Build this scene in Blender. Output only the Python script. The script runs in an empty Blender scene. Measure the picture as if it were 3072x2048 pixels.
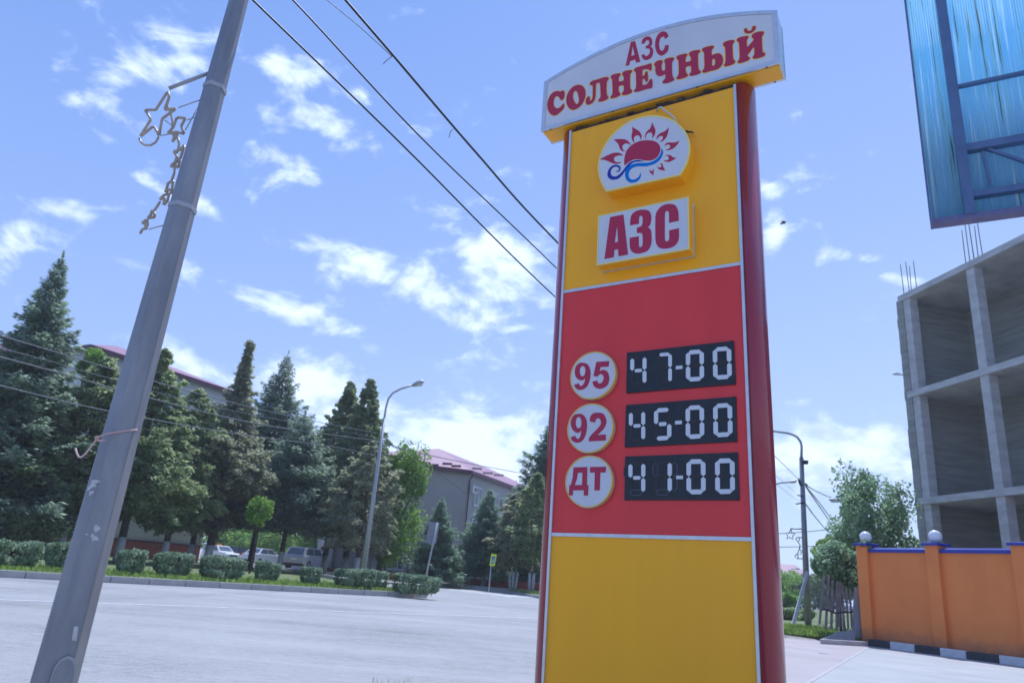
import bpy, math, random
import numpy as np
from mathutils import Vector
from mathutils.geometry import tessellate_polygon

# ------------------------------------------------------------------ camera
SC = bpy.context.scene
COL = SC.collection
FPX = 2150.0; CX, CY = 1536.0, 1024.0; CZ = 1.0
pitch = math.radians(18.1); roll = math.radians(4.6)
Fv = np.array([0, math.cos(pitch), math.sin(pitch)])
R0 = np.array([1.0, 0, 0]); U0 = np.cross(R0, Fv)
Rv = R0*math.cos(roll) + U0*math.sin(roll)
Uv = U0*math.cos(roll) - R0*math.sin(roll)
CP = np.array([0, 0, CZ])
from mathutils import Matrix
cam_d = bpy.data.cameras.new("camera")
cam = bpy.data.objects.new("camera", cam_d); COL.objects.link(cam)
cam.matrix_world = Matrix(((Rv[0], Uv[0], -Fv[0], 0), (Rv[1], Uv[1], -Fv[1], 0), (Rv[2], Uv[2], -Fv[2], CZ), (0, 0, 0, 1)))
cam_d.sensor_width = 36.0; cam_d.lens = 36.0*FPX/3072.0
cam_d.clip_start = 0.05; cam_d.clip_end = 3000
cam_d.dof.use_dof = True; cam_d.dof.focus_distance = 5.0; cam_d.dof.aperture_fstop = 2.8
SC.camera = cam

# ------------------------------------------------------------------ light
SUN_AZ, SUN_EL = math.radians(19), math.radians(63)     # azimuth clockwise from +Y
W = bpy.data.worlds.new("World"); SC.world = W; W.use_nodes = True
nt = W.node_tree; nt.nodes.clear()
def wn(t, **k):
    n = nt.nodes.new(t)
    for a, b in k.items(): setattr(n, a, b)
    return n
def lk(a, b): nt.links.new(a, b)
sky = wn('ShaderNodeTexSky', sky_type='NISHITA', sun_disc=False, sun_elevation=SUN_EL, sun_rotation=SUN_AZ)
sky.air_density = 1.0; sky.dust_density = 0.6; sky.ozone_density = 2.2; sky.altitude = 200
def ray(px, py):
    d = Fv + Rv*(px-CX)/FPX + Uv*(CY-py)/FPX
    return d
def wmath(op, a, b=None, c=None):
    n = wn('ShaderNodeMath', operation=op)
    for i, s in enumerate((a, b, c)):
        if s is None: continue
        if isinstance(s, (int, float)): n.inputs[i].default_value = s
        else: lk(s, n.inputs[i])
    return n.outputs[0]
tc = wn('ShaderNodeTexCoord')
dirn = tc.outputs['Generated']
# clouds: patches fixed in the sky by direction, broken up by noise
n1 = wn('ShaderNodeTexNoise', noise_dimensions='3D'); n1.inputs['Scale'].default_value = 9.0
n1.inputs['Detail'].default_value = 7.0; n1.inputs['Roughness'].default_value = 0.62; n1.inputs['Distortion'].default_value = 0.6
mp = wn('ShaderNodeMapping'); mp.inputs['Scale'].default_value = (1.0, 1.0, 1.7); mp.inputs['Rotation'].default_value = (0, 0.25, 0)
lk(dirn, mp.inputs['Vector']); lk(mp.outputs[0], n1.inputs['Vector'])
n2 = wn('ShaderNodeTexNoise'); n2.inputs['Scale'].default_value = 30.0; n2.inputs['Detail'].default_value = 5.0
lk(mp.outputs[0], n2.inputs['Vector'])
# (x, y, half width, half height, angle, strength) in the 2352-wide picture -> fixed directions
BL = [(395,140,130,62,8,.9),(205,235,120,40,38,.5),(680,170,75,42,10,.75),(765,300,95,42,15,.95),(615,300,60,55,-20,.6),
      (670,370,50,45,40,.5),(850,220,45,26,10,.5),(840,605,175,34,14,1.0),(985,680,150,44,30,1.0),(1150,600,135,60,30,1.0),(1100,540,90,40,20,.6),
      (670,712,165,26,20,.85),(40,555,60,38,-15,.8),(115,472,80,24,5,.65),(250,478,60,12,3,.5),(430,830,95,42,28,1.15),(720,890,100,60,25,1.1),
      (820,960,150,60,12,1.1),(1080,1020,230,85,8,1.2),(1180,1060,180,70,5,1.0),(320,600,50,22,5,.5),(425,612,40,32,20,.7),(465,478,42,20,25,.7),(330,415,60,14,35,.7),
      (1850,395,80,28,12,.5),(1770,435,26,22,0,.95),(1775,540,24,40,0,.8),(1960,590,58,17,3,.8),(2060,640,75,14,8,.7),(1930,1060,190,62,3,.95),(2040,1010,110,45,0,.8),
      (1230,760,90,16,5,.65),(930,735,60,16,10,.5),(500,200,60,26,30,.6),(510,250,55,60,60,.4),(1070,690,100,30,30,.8),(540,690,60,14,10,.4),
      (1850,1150,200,60,0,.6),(250,330,70,30,35,.45),(700,400,60,20,30,.35)]
tot = None
for (vx, vy, hw, hh, ang, s) in BL:
    k = 3072/2352
    px, py = vx*k, vy*k
    d = ray(px, py); d /= np.linalg.norm(d)
    a = math.radians(ang)
    e1 = Rv*math.cos(a) - Uv*math.sin(a); e1 = e1 - d*(e1@d); e1 /= np.linalg.norm(e1)
    e2 = np.cross(d, e1); e2 /= np.linalg.norm(e2)
    sc = math.hypot((px-CX), (py-CY)); foc = FPX*(1+(sc/FPX)**2)**0.5
    ra, rb = hw*k/foc, hh*k/foc
    def dotn(vec, off):
        n = wn('ShaderNodeVectorMath', operation='DOT_PRODUCT'); lk(dirn, n.inputs[0]); n.inputs[1].default_value = tuple(vec)
        return n.outputs['Value']
    A = dotn(e1/ra, 0); B = dotn(e2/rb, 0); D = dotn(d, 0)
    r2 = wmath('ADD', wmath('MULTIPLY', A, A), wmath('MULTIPLY', B, B))
    g = wmath('MULTIPLY', wmath('EXPONENT', wmath('MULTIPLY', r2, -0.6)), s)
    g = wmath('MULTIPLY', g, wmath('GREATER_THAN', D, 0.0))
    tot = g if tot is None else wmath('MAXIMUM', tot, g)
nz = wmath('ADD', wmath('MULTIPLY', n1.outputs[0], 0.68), wmath('MULTIPLY', n2.outputs[0], 0.32))
dens = wmath('SUBTRACT', wmath('ADD', wmath('MULTIPLY', tot, 0.70), wmath('MULTIPLY', nz, 2.6)), 1.52)
mr = wn('ShaderNodeMapRange', interpolation_type='SMOOTHSTEP'); mr.inputs['From Min'].default_value = 0.0; mr.inputs['From Max'].default_value = 0.58
mr.inputs['To Max'].default_value = 0.92
lk(dens, mr.inputs['Value'])
SKY_STR = 0.15
tint = wn('ShaderNodeMix', data_type='RGBA', blend_type='MULTIPLY'); tint.inputs['Factor'].default_value = 1.0
lk(sky.outputs[0], tint.inputs['A']); tint.inputs['B'].default_value = (1.0, 1.0, 1.0, 1)
sepd = wn('ShaderNodeSeparateXYZ'); lk(dirn, sepd.inputs[0])
el_ = wmath('ADD', sepd.outputs['Z'], wmath('MULTIPLY', sepd.outputs['X'], -0.22))
gr_ = wn('ShaderNodeValToRGB'); lk(el_, gr_.inputs[0]); gcr = gr_.color_ramp
gcr.elements[0].position = 0.0; gcr.elements[0].color = (3.1, 3.5, 4.3, 1); gcr.elements[1].position = .85; gcr.elements[1].color = (.95, 1.62, 3.5, 1)
ge = gcr.elements.new(.35); ge.color = (2.05, 2.6, 4.0, 1)
hzm = wn('ShaderNodeMix', data_type='RGBA'); hzm.inputs['Factor'].default_value = .85; lk(tint.outputs['Result'], hzm.inputs['A']); lk(gr_.outputs[0], hzm.inputs['B'])
mx = wn('ShaderNodeMix', data_type='RGBA'); lk(mr.outputs[0], mx.inputs['Factor']); lk(hzm.outputs['Result'], mx.inputs['A'])
mx.inputs['B'].default_value = (5.6, 5.9, 6.5, 1)
bg = wn('ShaderNodeBackground'); bg.inputs['Strength'].default_value = SKY_STR; lk(mx.outputs['Result'], bg.inputs['Color'])
wo = wn('ShaderNodeOutputWorld'); lk(bg.outputs[0], wo.inputs[0])
sd = bpy.data.lights.new("sun", 'SUN'); sd.energy = 3.5; sd.angle = math.radians(0.5); sd.color = (1.0, 0.95, 0.88)
so = bpy.data.objects.new("sun", sd); COL.objects.link(so)
sdir = Vector((math.sin(SUN_AZ)*math.cos(SUN_EL), math.cos(SUN_AZ)*math.cos(SUN_EL), math.sin(SUN_EL)))
so.rotation_euler = sdir.to_track_quat('Z', 'Y').to_euler(); so.location = (20, 20, 40)
VS = SC.view_settings
VS.view_transform = 'Standard'; VS.look = 'None'; VS.gamma = 1.0; VS.exposure = 0.46
VS.use_white_balance = True; VS.white_balance_temperature = 5500; VS.white_balance_tint = 12
SC.cycles.max_bounces = 8; SC.cycles.transparent_max_bounces = 8

# ------------------------------------------------------------------ measuring helpers (points of the real place)
def G(px, py, z=0.0):
    d = ray(px, py); t = (z-CZ)/d[2]; return CP + d*t
def AT(px, py, y):
    d = ray(px, py); return CP + d*(y/d[1])
def proj(P):
    v = np.asarray(P, float)-CP; z = v@Fv
    return CX+FPX*(v@Rv)/z, CY-FPX*(v@Uv)/z
def HZ(b, py):
    lo, hi = -5, 80
    for _ in range(50):
        m = (lo+hi)/2
        if proj([b[0], b[1], m])[1] > py: lo = m
        else: hi = m
    return lo
def BY(px, y, z=0.2):
    """ground point at height z and depth y seen in column px at about the horizon"""
    p = AT(px, 1605+.0805*px, y)
    for _ in range(6):
        q = proj([p[0], p[1], z]); p = p + np.array([(px-q[0])*y/FPX, 0, 0])
    return np.array([p[0], y, z])

# ------------------------------------------------------------------ mesh helpers
ORG = {}
class MB:
    def __init__(s): s.v = []; s.f = []; s.sm = []
    def add(s, vs, fs, smooth=False):
        o = len(s.v); s.v += [tuple(float(c) for c in v) for v in vs]
        for f in fs: s.f.append(tuple(i+o for i in f)); s.sm.append(smooth)
        return s
    def obox(s, c, ax, ay, az):
        c, ax, ay, az = map(lambda q: np.asarray(q, float), (c, ax, ay, az))
        vs = [c+ax*i+ay*j+az*k for k in (-1, 1) for j in (-1, 1) for i in (-1, 1)]
        return s.add(vs, [(0,2,3,1),(4,5,7,6),(0,1,5,4),(2,6,7,3),(0,4,6,2),(1,3,7,5)])
    def box(s, x0, x1, y0, y1, z0, z1):
        return s.obox(((x0+x1)/2, (y0+y1)/2, (z0+z1)/2), ((x1-x0)/2, 0, 0), (0, (y1-y0)/2, 0), (0, 0, (z1-z0)/2))
    def tube(s, pts, r, n=8, cap=True, smooth=True, phase=0.0, ref=None):
        pts = [np.asarray(p, float) for p in pts]; m = len(pts)
        rs = r if hasattr(r, '__len__') else [r]*m
        vs = []; prev = None
        for i, p in enumerate(pts):
            t = pts[min(i+1, m-1)]-pts[max(i-1, 0)]; t = t/(np.linalg.norm(t)+1e-12)
            if prev is None:
                a = np.array(ref if ref is not None else ([0, 0, 1.0] if abs(t[2]) < .9 else [1.0, 0, 0]), float)
            else: a = prev
            a = a-t*(a@t); a /= (np.linalg.norm(a)+1e-12); prev = a
            b = np.cross(t, a)
            for k in range(n):
                q = 2*math.pi*k/n+phase; vs.append(p+(a*math.cos(q)+b*math.sin(q))*rs[i])
        fs = [(i*n+k, i*n+(k+1) % n, (i+1)*n+(k+1) % n, (i+1)*n+k) for i in range(m-1) for k in range(n)]
        s.add(vs, fs, smooth)
        if cap:
            o = len(s.v)-len(vs)
            s.f.append(tuple(o+k for k in reversed(range(n)))); s.sm.append(False)
            s.f.append(tuple(o+(m-1)*n+k for k in range(n))); s.sm.append(False)
        return s
    def prism(s, loops, fr, w0, w1, side=True):
        """loops: outer + holes of 2D points; fr(u,v,w)->3D; faces at w1 (front) and sides to w0"""
        tri = tessellate_polygon([[Vector((p[0], p[1], 0)) for p in l] for l in loops])
        flat = [p for l in loops for p in l]
        s.add([fr(p[0], p[1], w1) for p in flat], [tuple(t) for t in tri])
        if side:
            for l in loops:
                n = len(l)
                s.add([fr(p[0], p[1], w1) for p in l]+[fr(p[0], p[1], w0) for p in l],
                      [(i, (i+1) % n, n+(i+1) % n, n+i) for i in range(n)])
        return s
    def quad(s, a, b, c, d): return s.add([a, b, c, d], [(0, 1, 2, 3)])
    def sphere(s, c, r, nu=16, nv=10, sc=(1, 1, 1)):
        c = np.asarray(c, float); vs = []
        for j in range(nv+1):
            th = math.pi*j/nv
            for i in range(nu):
                ph = 2*math.pi*i/nu
                vs.append(c+r*np.array([sc[0]*math.sin(th)*math.cos(ph), sc[1]*math.sin(th)*math.sin(ph), sc[2]*math.cos(th)]))
        fs = [(j*nu+i, j*nu+(i+1) % nu, (j+1)*nu+(i+1) % nu, (j+1)*nu+i) for j in range(nv) for i in range(nu)]
        return s.add(vs, fs, True)

def wloc(o):
    return ORG.get(o.name, np.zeros(3)) if o else np.zeros(3)
def build(mb, name, m, parent=None, org=None, recalc=True):
    org = np.asarray(org if org is not None else (wloc(parent) if parent else (0, 0, 0)), float)
    me = bpy.data.meshes.new(name)
    me.from_pydata([(v[0]-org[0], v[1]-org[1], v[2]-org[2]) for v in mb.v], [], mb.f)
    me.polygons.foreach_set('use_smooth', mb.sm)
    if recalc:
        import bmesh
        b = bmesh.new(); b.from_mesh(me); bmesh.ops.recalc_face_normals(b, faces=b.faces); b.to_mesh(me); b.free()
    me.materials.append(m)
    return link(me, name, parent, org)
def link(me, name, parent, org):
    o = bpy.data.objects.new(name, me); COL.objects.link(o)
    if parent: o.parent = parent; o.location = tuple(org-wloc(parent))
    else: o.location = tuple(org)
    ORG[o.name] = org
    return o
def tag(o, label, cat, group=None, kind=None):
    if label: o['label'] = label
    if cat: o['category'] = cat
    if group: o['group'] = group
    if kind: o['kind'] = kind
    return o
def empty(name, loc, label, cat, group=None):
    o = bpy.data.objects.new(name, None); COL.objects.link(o); o.location = tuple(float(c) for c in loc)
    o.empty_display_size = 0.2; ORG[o.name] = np.asarray(loc, float)
    return tag(o, label, cat, group)
def struct(mb, name, m):
    o = build(mb, name, m); o['kind'] = 'structure'; return o
def copy_tree(o, parent=None):
    c = o.copy(); COL.objects.link(c); c.parent = parent
    for ch in list(o.children): copy_tree(ch, c)
    return c

# ------------------------------------------------------------------ materials
def mat(name, col, rough=.6, var=.0, scale=8, bump=0.0, bscale=60, metal=0.0, spec=.5, col2=None, stretch=None, detail=4, coat=0):
    m = bpy.data.materials.new(name); m.use_nodes = True; t = m.node_tree; p = t.nodes['Principled BSDF']
    p.inputs['Base Color'].default_value = (*col, 1); p.inputs['Roughness'].default_value = rough; p.inputs['Metallic'].default_value = metal
    p.inputs['Specular IOR Level'].default_value = spec
    if coat: p.inputs['Coat Weight'].default_value = coat
    tcn = t.nodes.new('ShaderNodeTexCoord'); mpn = t.nodes.new('ShaderNodeMapping'); t.links.new(tcn.outputs['Object'], mpn.inputs['Vector'])
    if stretch: mpn.inputs['Scale'].default_value = stretch
    if var or col2:
        n = t.nodes.new('ShaderNodeTexNoise'); n.inputs['Scale'].default_value = scale; n.inputs['Detail'].default_value = detail
        n.inputs['Roughness'].default_value = .6
        t.links.new(mpn.outputs[0], n.inputs['Vector'])
        r = t.nodes.new('ShaderNodeValToRGB'); t.links.new(n.outputs[0], r.inputs[0])
        c2 = col2 if col2 else tuple(min(1, c*(1+var)) for c in col); c1 = col if col2 else tuple(c*(1-var) for c in col)
        r.color_ramp.elements[0].position = .32; r.color_ramp.elements[1].position = .68
        r.color_ramp.elements[0].color = (*c1, 1); r.color_ramp.elements[1].color = (*c2, 1)
        t.links.new(r.outputs[0], p.inputs['Base Color'])
    if bump:
        n = t.nodes.new('ShaderNodeTexNoise'); n.inputs['Scale'].default_value = bscale; n.inputs['Detail'].default_value = 5
        t.links.new(mpn.outputs[0], n.inputs['Vector'])
        b = t.nodes.new('ShaderNodeBump'); b.inputs['Strength'].default_value = bump; b.inputs['Distance'].default_value = .02
        t.links.new(n.outputs[0], b.inputs['Height']); t.links.new(b.outputs[0], p.inputs['Normal'])
    return m
def leafmat(name, dark, light, trans=.25, tcol=None, rough=.6):
    m = bpy.data.materials.new(name); m.use_nodes = True; t = m.node_tree; t.nodes.clear()
    g = t.nodes.new('ShaderNodeNewGeometry'); r = t.nodes.new('ShaderNodeValToRGB')
    n = t.nodes.new('ShaderNodeTexNoise'); n.inputs['Scale'].default_value = .9; tcn = t.nodes.new('ShaderNodeTexCoord')
    t.links.new(tcn.outputs['Object'], n.inputs['Vector'])
    a = t.nodes.new('ShaderNodeMath'); a.operation = 'ADD'; b = t.nodes.new('ShaderNodeMath'); b.operation = 'MULTIPLY'; b.inputs[1].default_value = .6
    t.links.new(g.outputs['Random Per Island'], b.inputs[0]); t.links.new(b.outputs[0], a.inputs[0])
    c = t.nodes.new('ShaderNodeMath'); c.operation = 'MULTIPLY_ADD'; c.inputs[1].default_value = 1.6; c.inputs[2].default_value = -.6
    t.links.new(n.outputs[0], c.inputs[0]); t.links.new(c.outputs[0], a.inputs[1]); t.links.new(a.outputs[0], r.inputs[0])
    r.color_ramp.elements[0].color = (*dark, 1); r.color_ramp.elements[1].color = (*light, 1)
    p = t.nodes.new('ShaderNodeBsdfPrincipled'); p.inputs['Roughness'].default_value = rough; p.inputs['Specular IOR Level'].default_value = .3
    tr = t.nodes.new('ShaderNodeBsdfTranslucent'); mx_ = t.nodes.new('ShaderNodeMixShader'); mx_.inputs[0].default_value = trans
    hs = t.nodes.new('ShaderNodeHueSaturation'); hs.inputs['Value'].default_value = 1.9; hs.inputs['Saturation'].default_value = 1.1
    t.links.new(r.outputs[0], hs.inputs['Color']); t.links.new(hs.outputs[0], tr.inputs['Color'])
    t.links.new(r.outputs[0], p.inputs['Base Color']); t.links.new(p.outputs[0], mx_.inputs[1]); t.links.new(tr.outputs[0], mx_.inputs[2])
    o = t.nodes.new('ShaderNodeOutputMaterial'); t.links.new(mx_.outputs[0], o.inputs[0])
    return m
M = {}
M['asphalt'] = mat('asphalt', (.22, .22, .218), .85, col2=(.30, .30, .295), scale=.5, bump=.35, bscale=45, stretch=(1, 1, 1), detail=9)
M['side_asphalt'] = mat('side_asphalt', (.25, .25, .25), .85, col2=(.33, .33, .325), scale=.6, bump=.2, bscale=40)
M['paving'] = mat('paving', (.34, .31, .30), .85, col2=(.42, .37, .36), scale=.8, bump=.3, bscale=30)
M['concrete_lot'] = mat('concrete_lot', (.33, .33, .32), .85, col2=(.41, .41, .40), scale=.9, bump=.3, bscale=25, detail=8)
M['kerb'] = mat('kerb', (.36, .345, .34), .8, col2=(.46, .44, .43), scale=3, bump=.3)
M['line'] = mat('line', (.68, .68, .68), .7, var=.2, scale=5)
M['grass'] = mat('grass', (.085, .11, .035), .9, col2=(.17, .21, .07), scale=1.3, bump=.6, bscale=30, detail=8)
M['yellow'] = mat('yellow_film', (1.0, .475, .006), .34, spec=.35, col2=(.95, .44, .010), scale=1.6, stretch=(3, 3, .35), detail=9, bump=.03, bscale=150)
M['red'] = mat('red_film', (.76, .042, .042), .3, col2=(.68, .036, .036), scale=1.6, stretch=(3, 3, .35), detail=9, bump=.03, bscale=150)
M['pillar'] = mat('pillar_red', (.29, .014, .03), .26, var=.12, scale=6, stretch=(1, 1, .15), coat=.5)
M['silver'] = mat('silver_trim', (.62, .64, .66), .32, var=.08, scale=20, metal=.55)
M['white_face'] = mat('white_acrylic', (.60, .60, .63), .25, col2=(.68, .68, .70), scale=2.2, stretch=(1, 1, .6), detail=5)
M['letter_red'] = mat('letter_red', (.42, .016, .06), .35)
M['letter_yellow'] = mat('letter_yellow', (.85, .55, .05), .4)
M['logo_blue'] = mat('logo_blue', (.0, .16, .55), .35)
M['logo_navy'] = mat('logo_navy', (.012, .03, .32), .35)
M['box_yellow'] = mat('box_yellow', (.98, .47, .008), .3, var=.06, scale=5)
M['pale_yellow'] = mat('pale_yellow', (.85, .75, .25), .4)
M['display'] = mat('display_black', (.014, .017, .022), .38, var=.3, scale=14)
M['ghost'] = mat('segment_cover', (.028, .026, .028), .6, var=.3, scale=30)
M['segment'] = mat('segment_white', (.66, .68, .70), .45)
M['dark'] = mat('dark_metal', (.02, .02, .025), .6, var=.3)
M['dirt'] = mat('dirty_foam', (.07, .05, .045), .9, var=.5, scale=20, bump=.8)
M['cablewhite'] = mat('white_cable', (.6, .6, .62), .5)
M['galv'] = mat('galvanized', (.19, .195, .215), .42, col2=(.30, .305, .32), scale=3.5, metal=.35, bump=.05, bscale=120, stretch=(3, 3, .6), detail=8)
M['galv2'] = mat('galvanized_far', (.36, .37, .39), .5, var=.08, metal=.3)
M['paper'] = mat('paper_scrap', (.5, .49, .49), .8, var=.15, scale=30)
M['wire_pink'] = mat('insulated_wire', (.62, .42, .38), .45, var=.1)
M['tubebrown'] = mat('rope_light', (.50, .42, .33), .35, col2=(.34, .26, .19), scale=14)
M['cable'] = mat('black_cable', (.02, .025, .03), .5)
M['cablegrey'] = mat('grey_cable', (.10, .105, .115), .5, var=.4, scale=20)
M['bark'] = mat('bark', (.075, .06, .05), .9, var=.4, scale=6, bump=.8, bscale=15)
M['wash'] = mat('whitewash', (.42, .43, .45), .9, var=.15, scale=6)
M['orange'] = mat('orange_render', (.78, .25, .06), .75, col2=(.70, .215, .05), scale=1.5, bump=.35, bscale=90, stretch=(1, 1, .5), detail=9)
def splash(m, zlo, zhi, col):                      # mud splashed up from the ground, ragged edge
    t = m.node_tree; p = t.nodes['Principled BSDF']; src = p.inputs['Base Color'].links[0].from_socket
    g_ = t.nodes.new('ShaderNodeNewGeometry'); sx = t.nodes.new('ShaderNodeSeparateXYZ'); t.links.new(g_.outputs['Position'], sx.inputs[0])
    n = t.nodes.new('ShaderNodeTexNoise'); n.inputs['Scale'].default_value = 5; n.inputs['Detail'].default_value = 8; t.links.new(g_.outputs['Position'], n.inputs['Vector'])
    a_ = t.nodes.new('ShaderNodeMath'); a_.operation = 'MULTIPLY_ADD'; a_.inputs[1].default_value = -.5; t.links.new(n.outputs[0], a_.inputs[0]); t.links.new(sx.outputs['Z'], a_.inputs[2])
    r_ = t.nodes.new('ShaderNodeMapRange'); r_.inputs['From Min'].default_value = zlo; r_.inputs['From Max'].default_value = zhi; r_.inputs['To Min'].default_value = .6; r_.inputs['To Max'].default_value = 0
    t.links.new(a_.outputs[0], r_.inputs['Value']); x_ = t.nodes.new('ShaderNodeMix'); x_.data_type = 'RGBA'; t.links.new(r_.outputs[0], x_.inputs['Factor']); t.links.new(src, x_.inputs['A']); x_.inputs['B'].default_value = (*col, 1)
    t.links.new(x_.outputs['Result'], p.inputs['Base Color'])
splash(M['orange'], -.10, .25, (.20, .13, .09))
M['bluecap'] = mat('blue_metal_cap', (.015, .03, .30), .3, spec=.6)
M['kwhite'] = mat('kerb_white_paint', (.58, .59, .60), .7, var=.12, scale=6)
M['kblack'] = mat('kerb_black_paint', (.05, .05, .055), .7, var=.25, scale=6)
M['globe'] = mat('opal_globe', (.74, .75, .77), .2, spec=.5)
M['conc'] = mat('raw_concrete', (.42, .415, .40), .85, col2=(.58, .57, .55), scale=1.5, bump=.5, bscale=12, stretch=(1, 1, 3))
M['block'] = mat('block_infill', (.25, .25, .225), .95, col2=(.38, .38, .345), scale=2.0, bump=.8, bscale=6, stretch=(.25, .25, 3.2), detail=6)
M['rebar'] = mat('rusty_rebar', (.07, .06, .06), .7)
M['wallA'] = mat('pale_blue_render', (.46, .49, .50), .85, var=.05, scale=.6)
M['wallcream'] = mat('cream_render', (.52, .49, .42), .85, var=.05, scale=.6)
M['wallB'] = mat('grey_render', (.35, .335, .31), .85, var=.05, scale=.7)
M['wallB_shaded'] = mat('grey_render_shaded', (.31, .315, .32), .85, var=.05, scale=.7)  # same render for the right face, its cooler shade put into the colour
M['roof'] = mat('plum_metal_roof', (.26, .105, .16), .45, var=.08, scale=2)
M['roofd'] = mat('plum_fascia', (.09, .025, .05), .5)
M['brick'] = mat('red_cladding', (.30, .085, .06), .7, var=.12, scale=3)
M['glass'] = mat('window_glass', (.06, .08, .11), .1, spec=.8)
M['pvc'] = mat('white_pvc', (.62, .65, .70), .4)
M['acwhite'] = mat('ac_white', (.6, .6, .6), .5)
M['irondark'] = mat('painted_iron', (.02, .022, .03), .5)
M['carwhite'] = mat('car_white', (.68, .70, .72), .2, coat=.6)
M['carsilver'] = mat('car_silver', (.46, .48, .52), .25, metal=.15, coat=.6)
M['cardark'] = mat('car_dark', (.05, .025, .03), .25, coat=.5)
M['carblue'] = mat('car_blue', (.05, .08, .16), .25, coat=.5)
M['tyre'] = mat('tyre', (.015, .015, .016), .85)
M['rim'] = mat('rim', (.4, .41, .43), .35, metal=.6)
M['redlens'] = mat('red_lens', (.5, .02, .02), .2)
M['headlens'] = mat('head_lens', (.55, .57, .6), .15)
M['amber'] = mat('amber_plastic', (.85, .30, .03), .4)
M['signgrey'] = mat('sign_back', (.22, .24, .28), .55, var=.06, metal=.2)
M['fluo'] = mat('fluorescent_yellow', (.62, .80, .02), .4)
M['signblue'] = mat('sign_blue', (.01, .09, .42), .4)
M['signwhite'] = mat('sign_white', (.75, .75, .75), .4)
M['wood'] = mat('grey_wood', (.20, .17, .16), .9, var=.3, scale=4, stretch=(3, 3, .5), bump=.4)
M['board'] = mat('grey_board', (.23, .24, .27), .8, var=.15, scale=4, stretch=(4, 4, .6), bump=.3)
M['frameblue'] = mat('frame_blue', (.07, .12, .24), .45, col2=(.10, .16, .30), scale=4)
M['framelow'] = mat('frame_purple', (.10, .10, .24), .5, col2=(.17, .16, .26), scale=5)
# asphalt: wheel-worn streaks along the road, patches and fine stone grain
m = bpy.data.materials.new('worn_asphalt'); m.use_nodes = True; t = m.node_tree; pb = t.nodes['Principled BSDF']; pb.inputs['Roughness'].default_value = .85
tcn = t.nodes.new('ShaderNodeTexCoord')
def nz_(scale, sc, detail, rough=.6):
    a_ = t.nodes.new('ShaderNodeMapping'); a_.inputs['Rotation'].default_value = (0, 0, -math.radians(41.3)); a_.inputs['Scale'].default_value = sc
    b_ = t.nodes.new('ShaderNodeTexNoise'); b_.inputs['Scale'].default_value = scale; b_.inputs['Detail'].default_value = detail; b_.inputs['Roughness'].default_value = rough
    t.links.new(tcn.outputs['Object'], a_.inputs[0]); t.links.new(a_.outputs[0], b_.inputs[0]); return b_.outputs[0]
def mm_(op, a_, b_):
    n = t.nodes.new('ShaderNodeMath'); n.operation = op
    for i, q in enumerate((a_, b_)):
        if isinstance(q, (int, float)): n.inputs[i].default_value = q
        else: t.links.new(q, n.inputs[i])
    return n.outputs[0]
streak = nz_(.9, (.06, 1, 1), 6, .7); patch = nz_(.35, (1, 1, 1), 6); grain = nz_(42, (1, 1, 1), 3, .8); speck = nz_(11, (.5, 1, 1), 6, .85)
v = mm_('ADD', mm_('ADD', mm_('MULTIPLY', streak, .20), mm_('MULTIPLY', patch, .2)), mm_('ADD', mm_('MULTIPLY', grain, .30), mm_('MULTIPLY', speck, .30)))
rp = t.nodes.new('ShaderNodeValToRGB'); t.links.new(v, rp.inputs[0]); rp.color_ramp.elements[0].position = .40; rp.color_ramp.elements[0].color = (.12, .12, .12, 1)
rp.color_ramp.elements[1].position = .585; rp.color_ramp.elements[1].color = (.385, .38, .37, 1); e = rp.color_ramp.elements.new(.47); e.color = (.275, .272, .265, 1)
t.links.new(rp.outputs[0], pb.inputs['Base Color']); bm_ = t.nodes.new('ShaderNodeBump'); bm_.inputs['Strength'].default_value = .5; bm_.inputs['Distance'].default_value = .012
t.links.new(grain, bm_.inputs['Height']); t.links.new(bm_.outputs[0], pb.inputs['Normal']); M['asphalt'] = m
# translucent corrugated sheet
m = bpy.data.materials.new('polycarbonate'); m.use_nodes = True; t = m.node_tree; t.nodes.clear()
tcn = t.nodes.new('ShaderNodeTexCoord'); mpn = t.nodes.new('ShaderNodeMapping'); mpn.inputs['Scale'].default_value = (10, 10, .16)
t.links.new(tcn.outputs['Object'], mpn.inputs['Vector'])
n = t.nodes.new('ShaderNodeTexNoise'); n.inputs['Scale'].default_value = 2.2; n.inputs['Detail'].default_value = 6; n.inputs['Roughness'].default_value = .7
t.links.new(mpn.outputs[0], n.inputs['Vector'])
r = t.nodes.new('ShaderNodeValToRGB'); t.links.new(n.outputs[0], r.inputs[0]); cr = r.color_ramp
cr.elements[0].position = .33; cr.elements[0].color = (.10, .15, .17, 1); cr.elements[1].position = .40; cr.elements[1].color = (.45, .70, .80, 1)
e = cr.elements.new(.54); e.color = (.34, .62, .86, 1); e = cr.elements.new(.63); e.color = (.72, .86, .92, 1)
df = t.nodes.new('ShaderNodeBsdfPrincipled'); df.inputs['Roughness'].default_value = .35
tr = t.nodes.new('ShaderNodeBsdfTranslucent'); ms = t.nodes.new('ShaderNodeMixShader'); ms.inputs[0].default_value = .7
t.links.new(r.outputs[0], df.inputs['Base Color']); t.links.new(r.outputs[0], tr.inputs['Color'])
t.links.new(df.outputs[0], ms.inputs[1]); t.links.new(tr.outputs[0], ms.inputs[2])
oo = t.nodes.new('ShaderNodeOutputMaterial'); t.links.new(ms.outputs[0], oo.inputs[0]); M['poly'] = m
M['spruce'] = leafmat('spruce_needles', (.08, .13, .09), (.29, .38, .26), .45)
M['spruceblue'] = leafmat('blue_spruce_needles', (.105, .14, .105), (.32, .39, .28), .45)
M['thuja'] = leafmat('thuja_foliage', (.11, .145, .07), (.32, .37, .20), .5)
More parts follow.
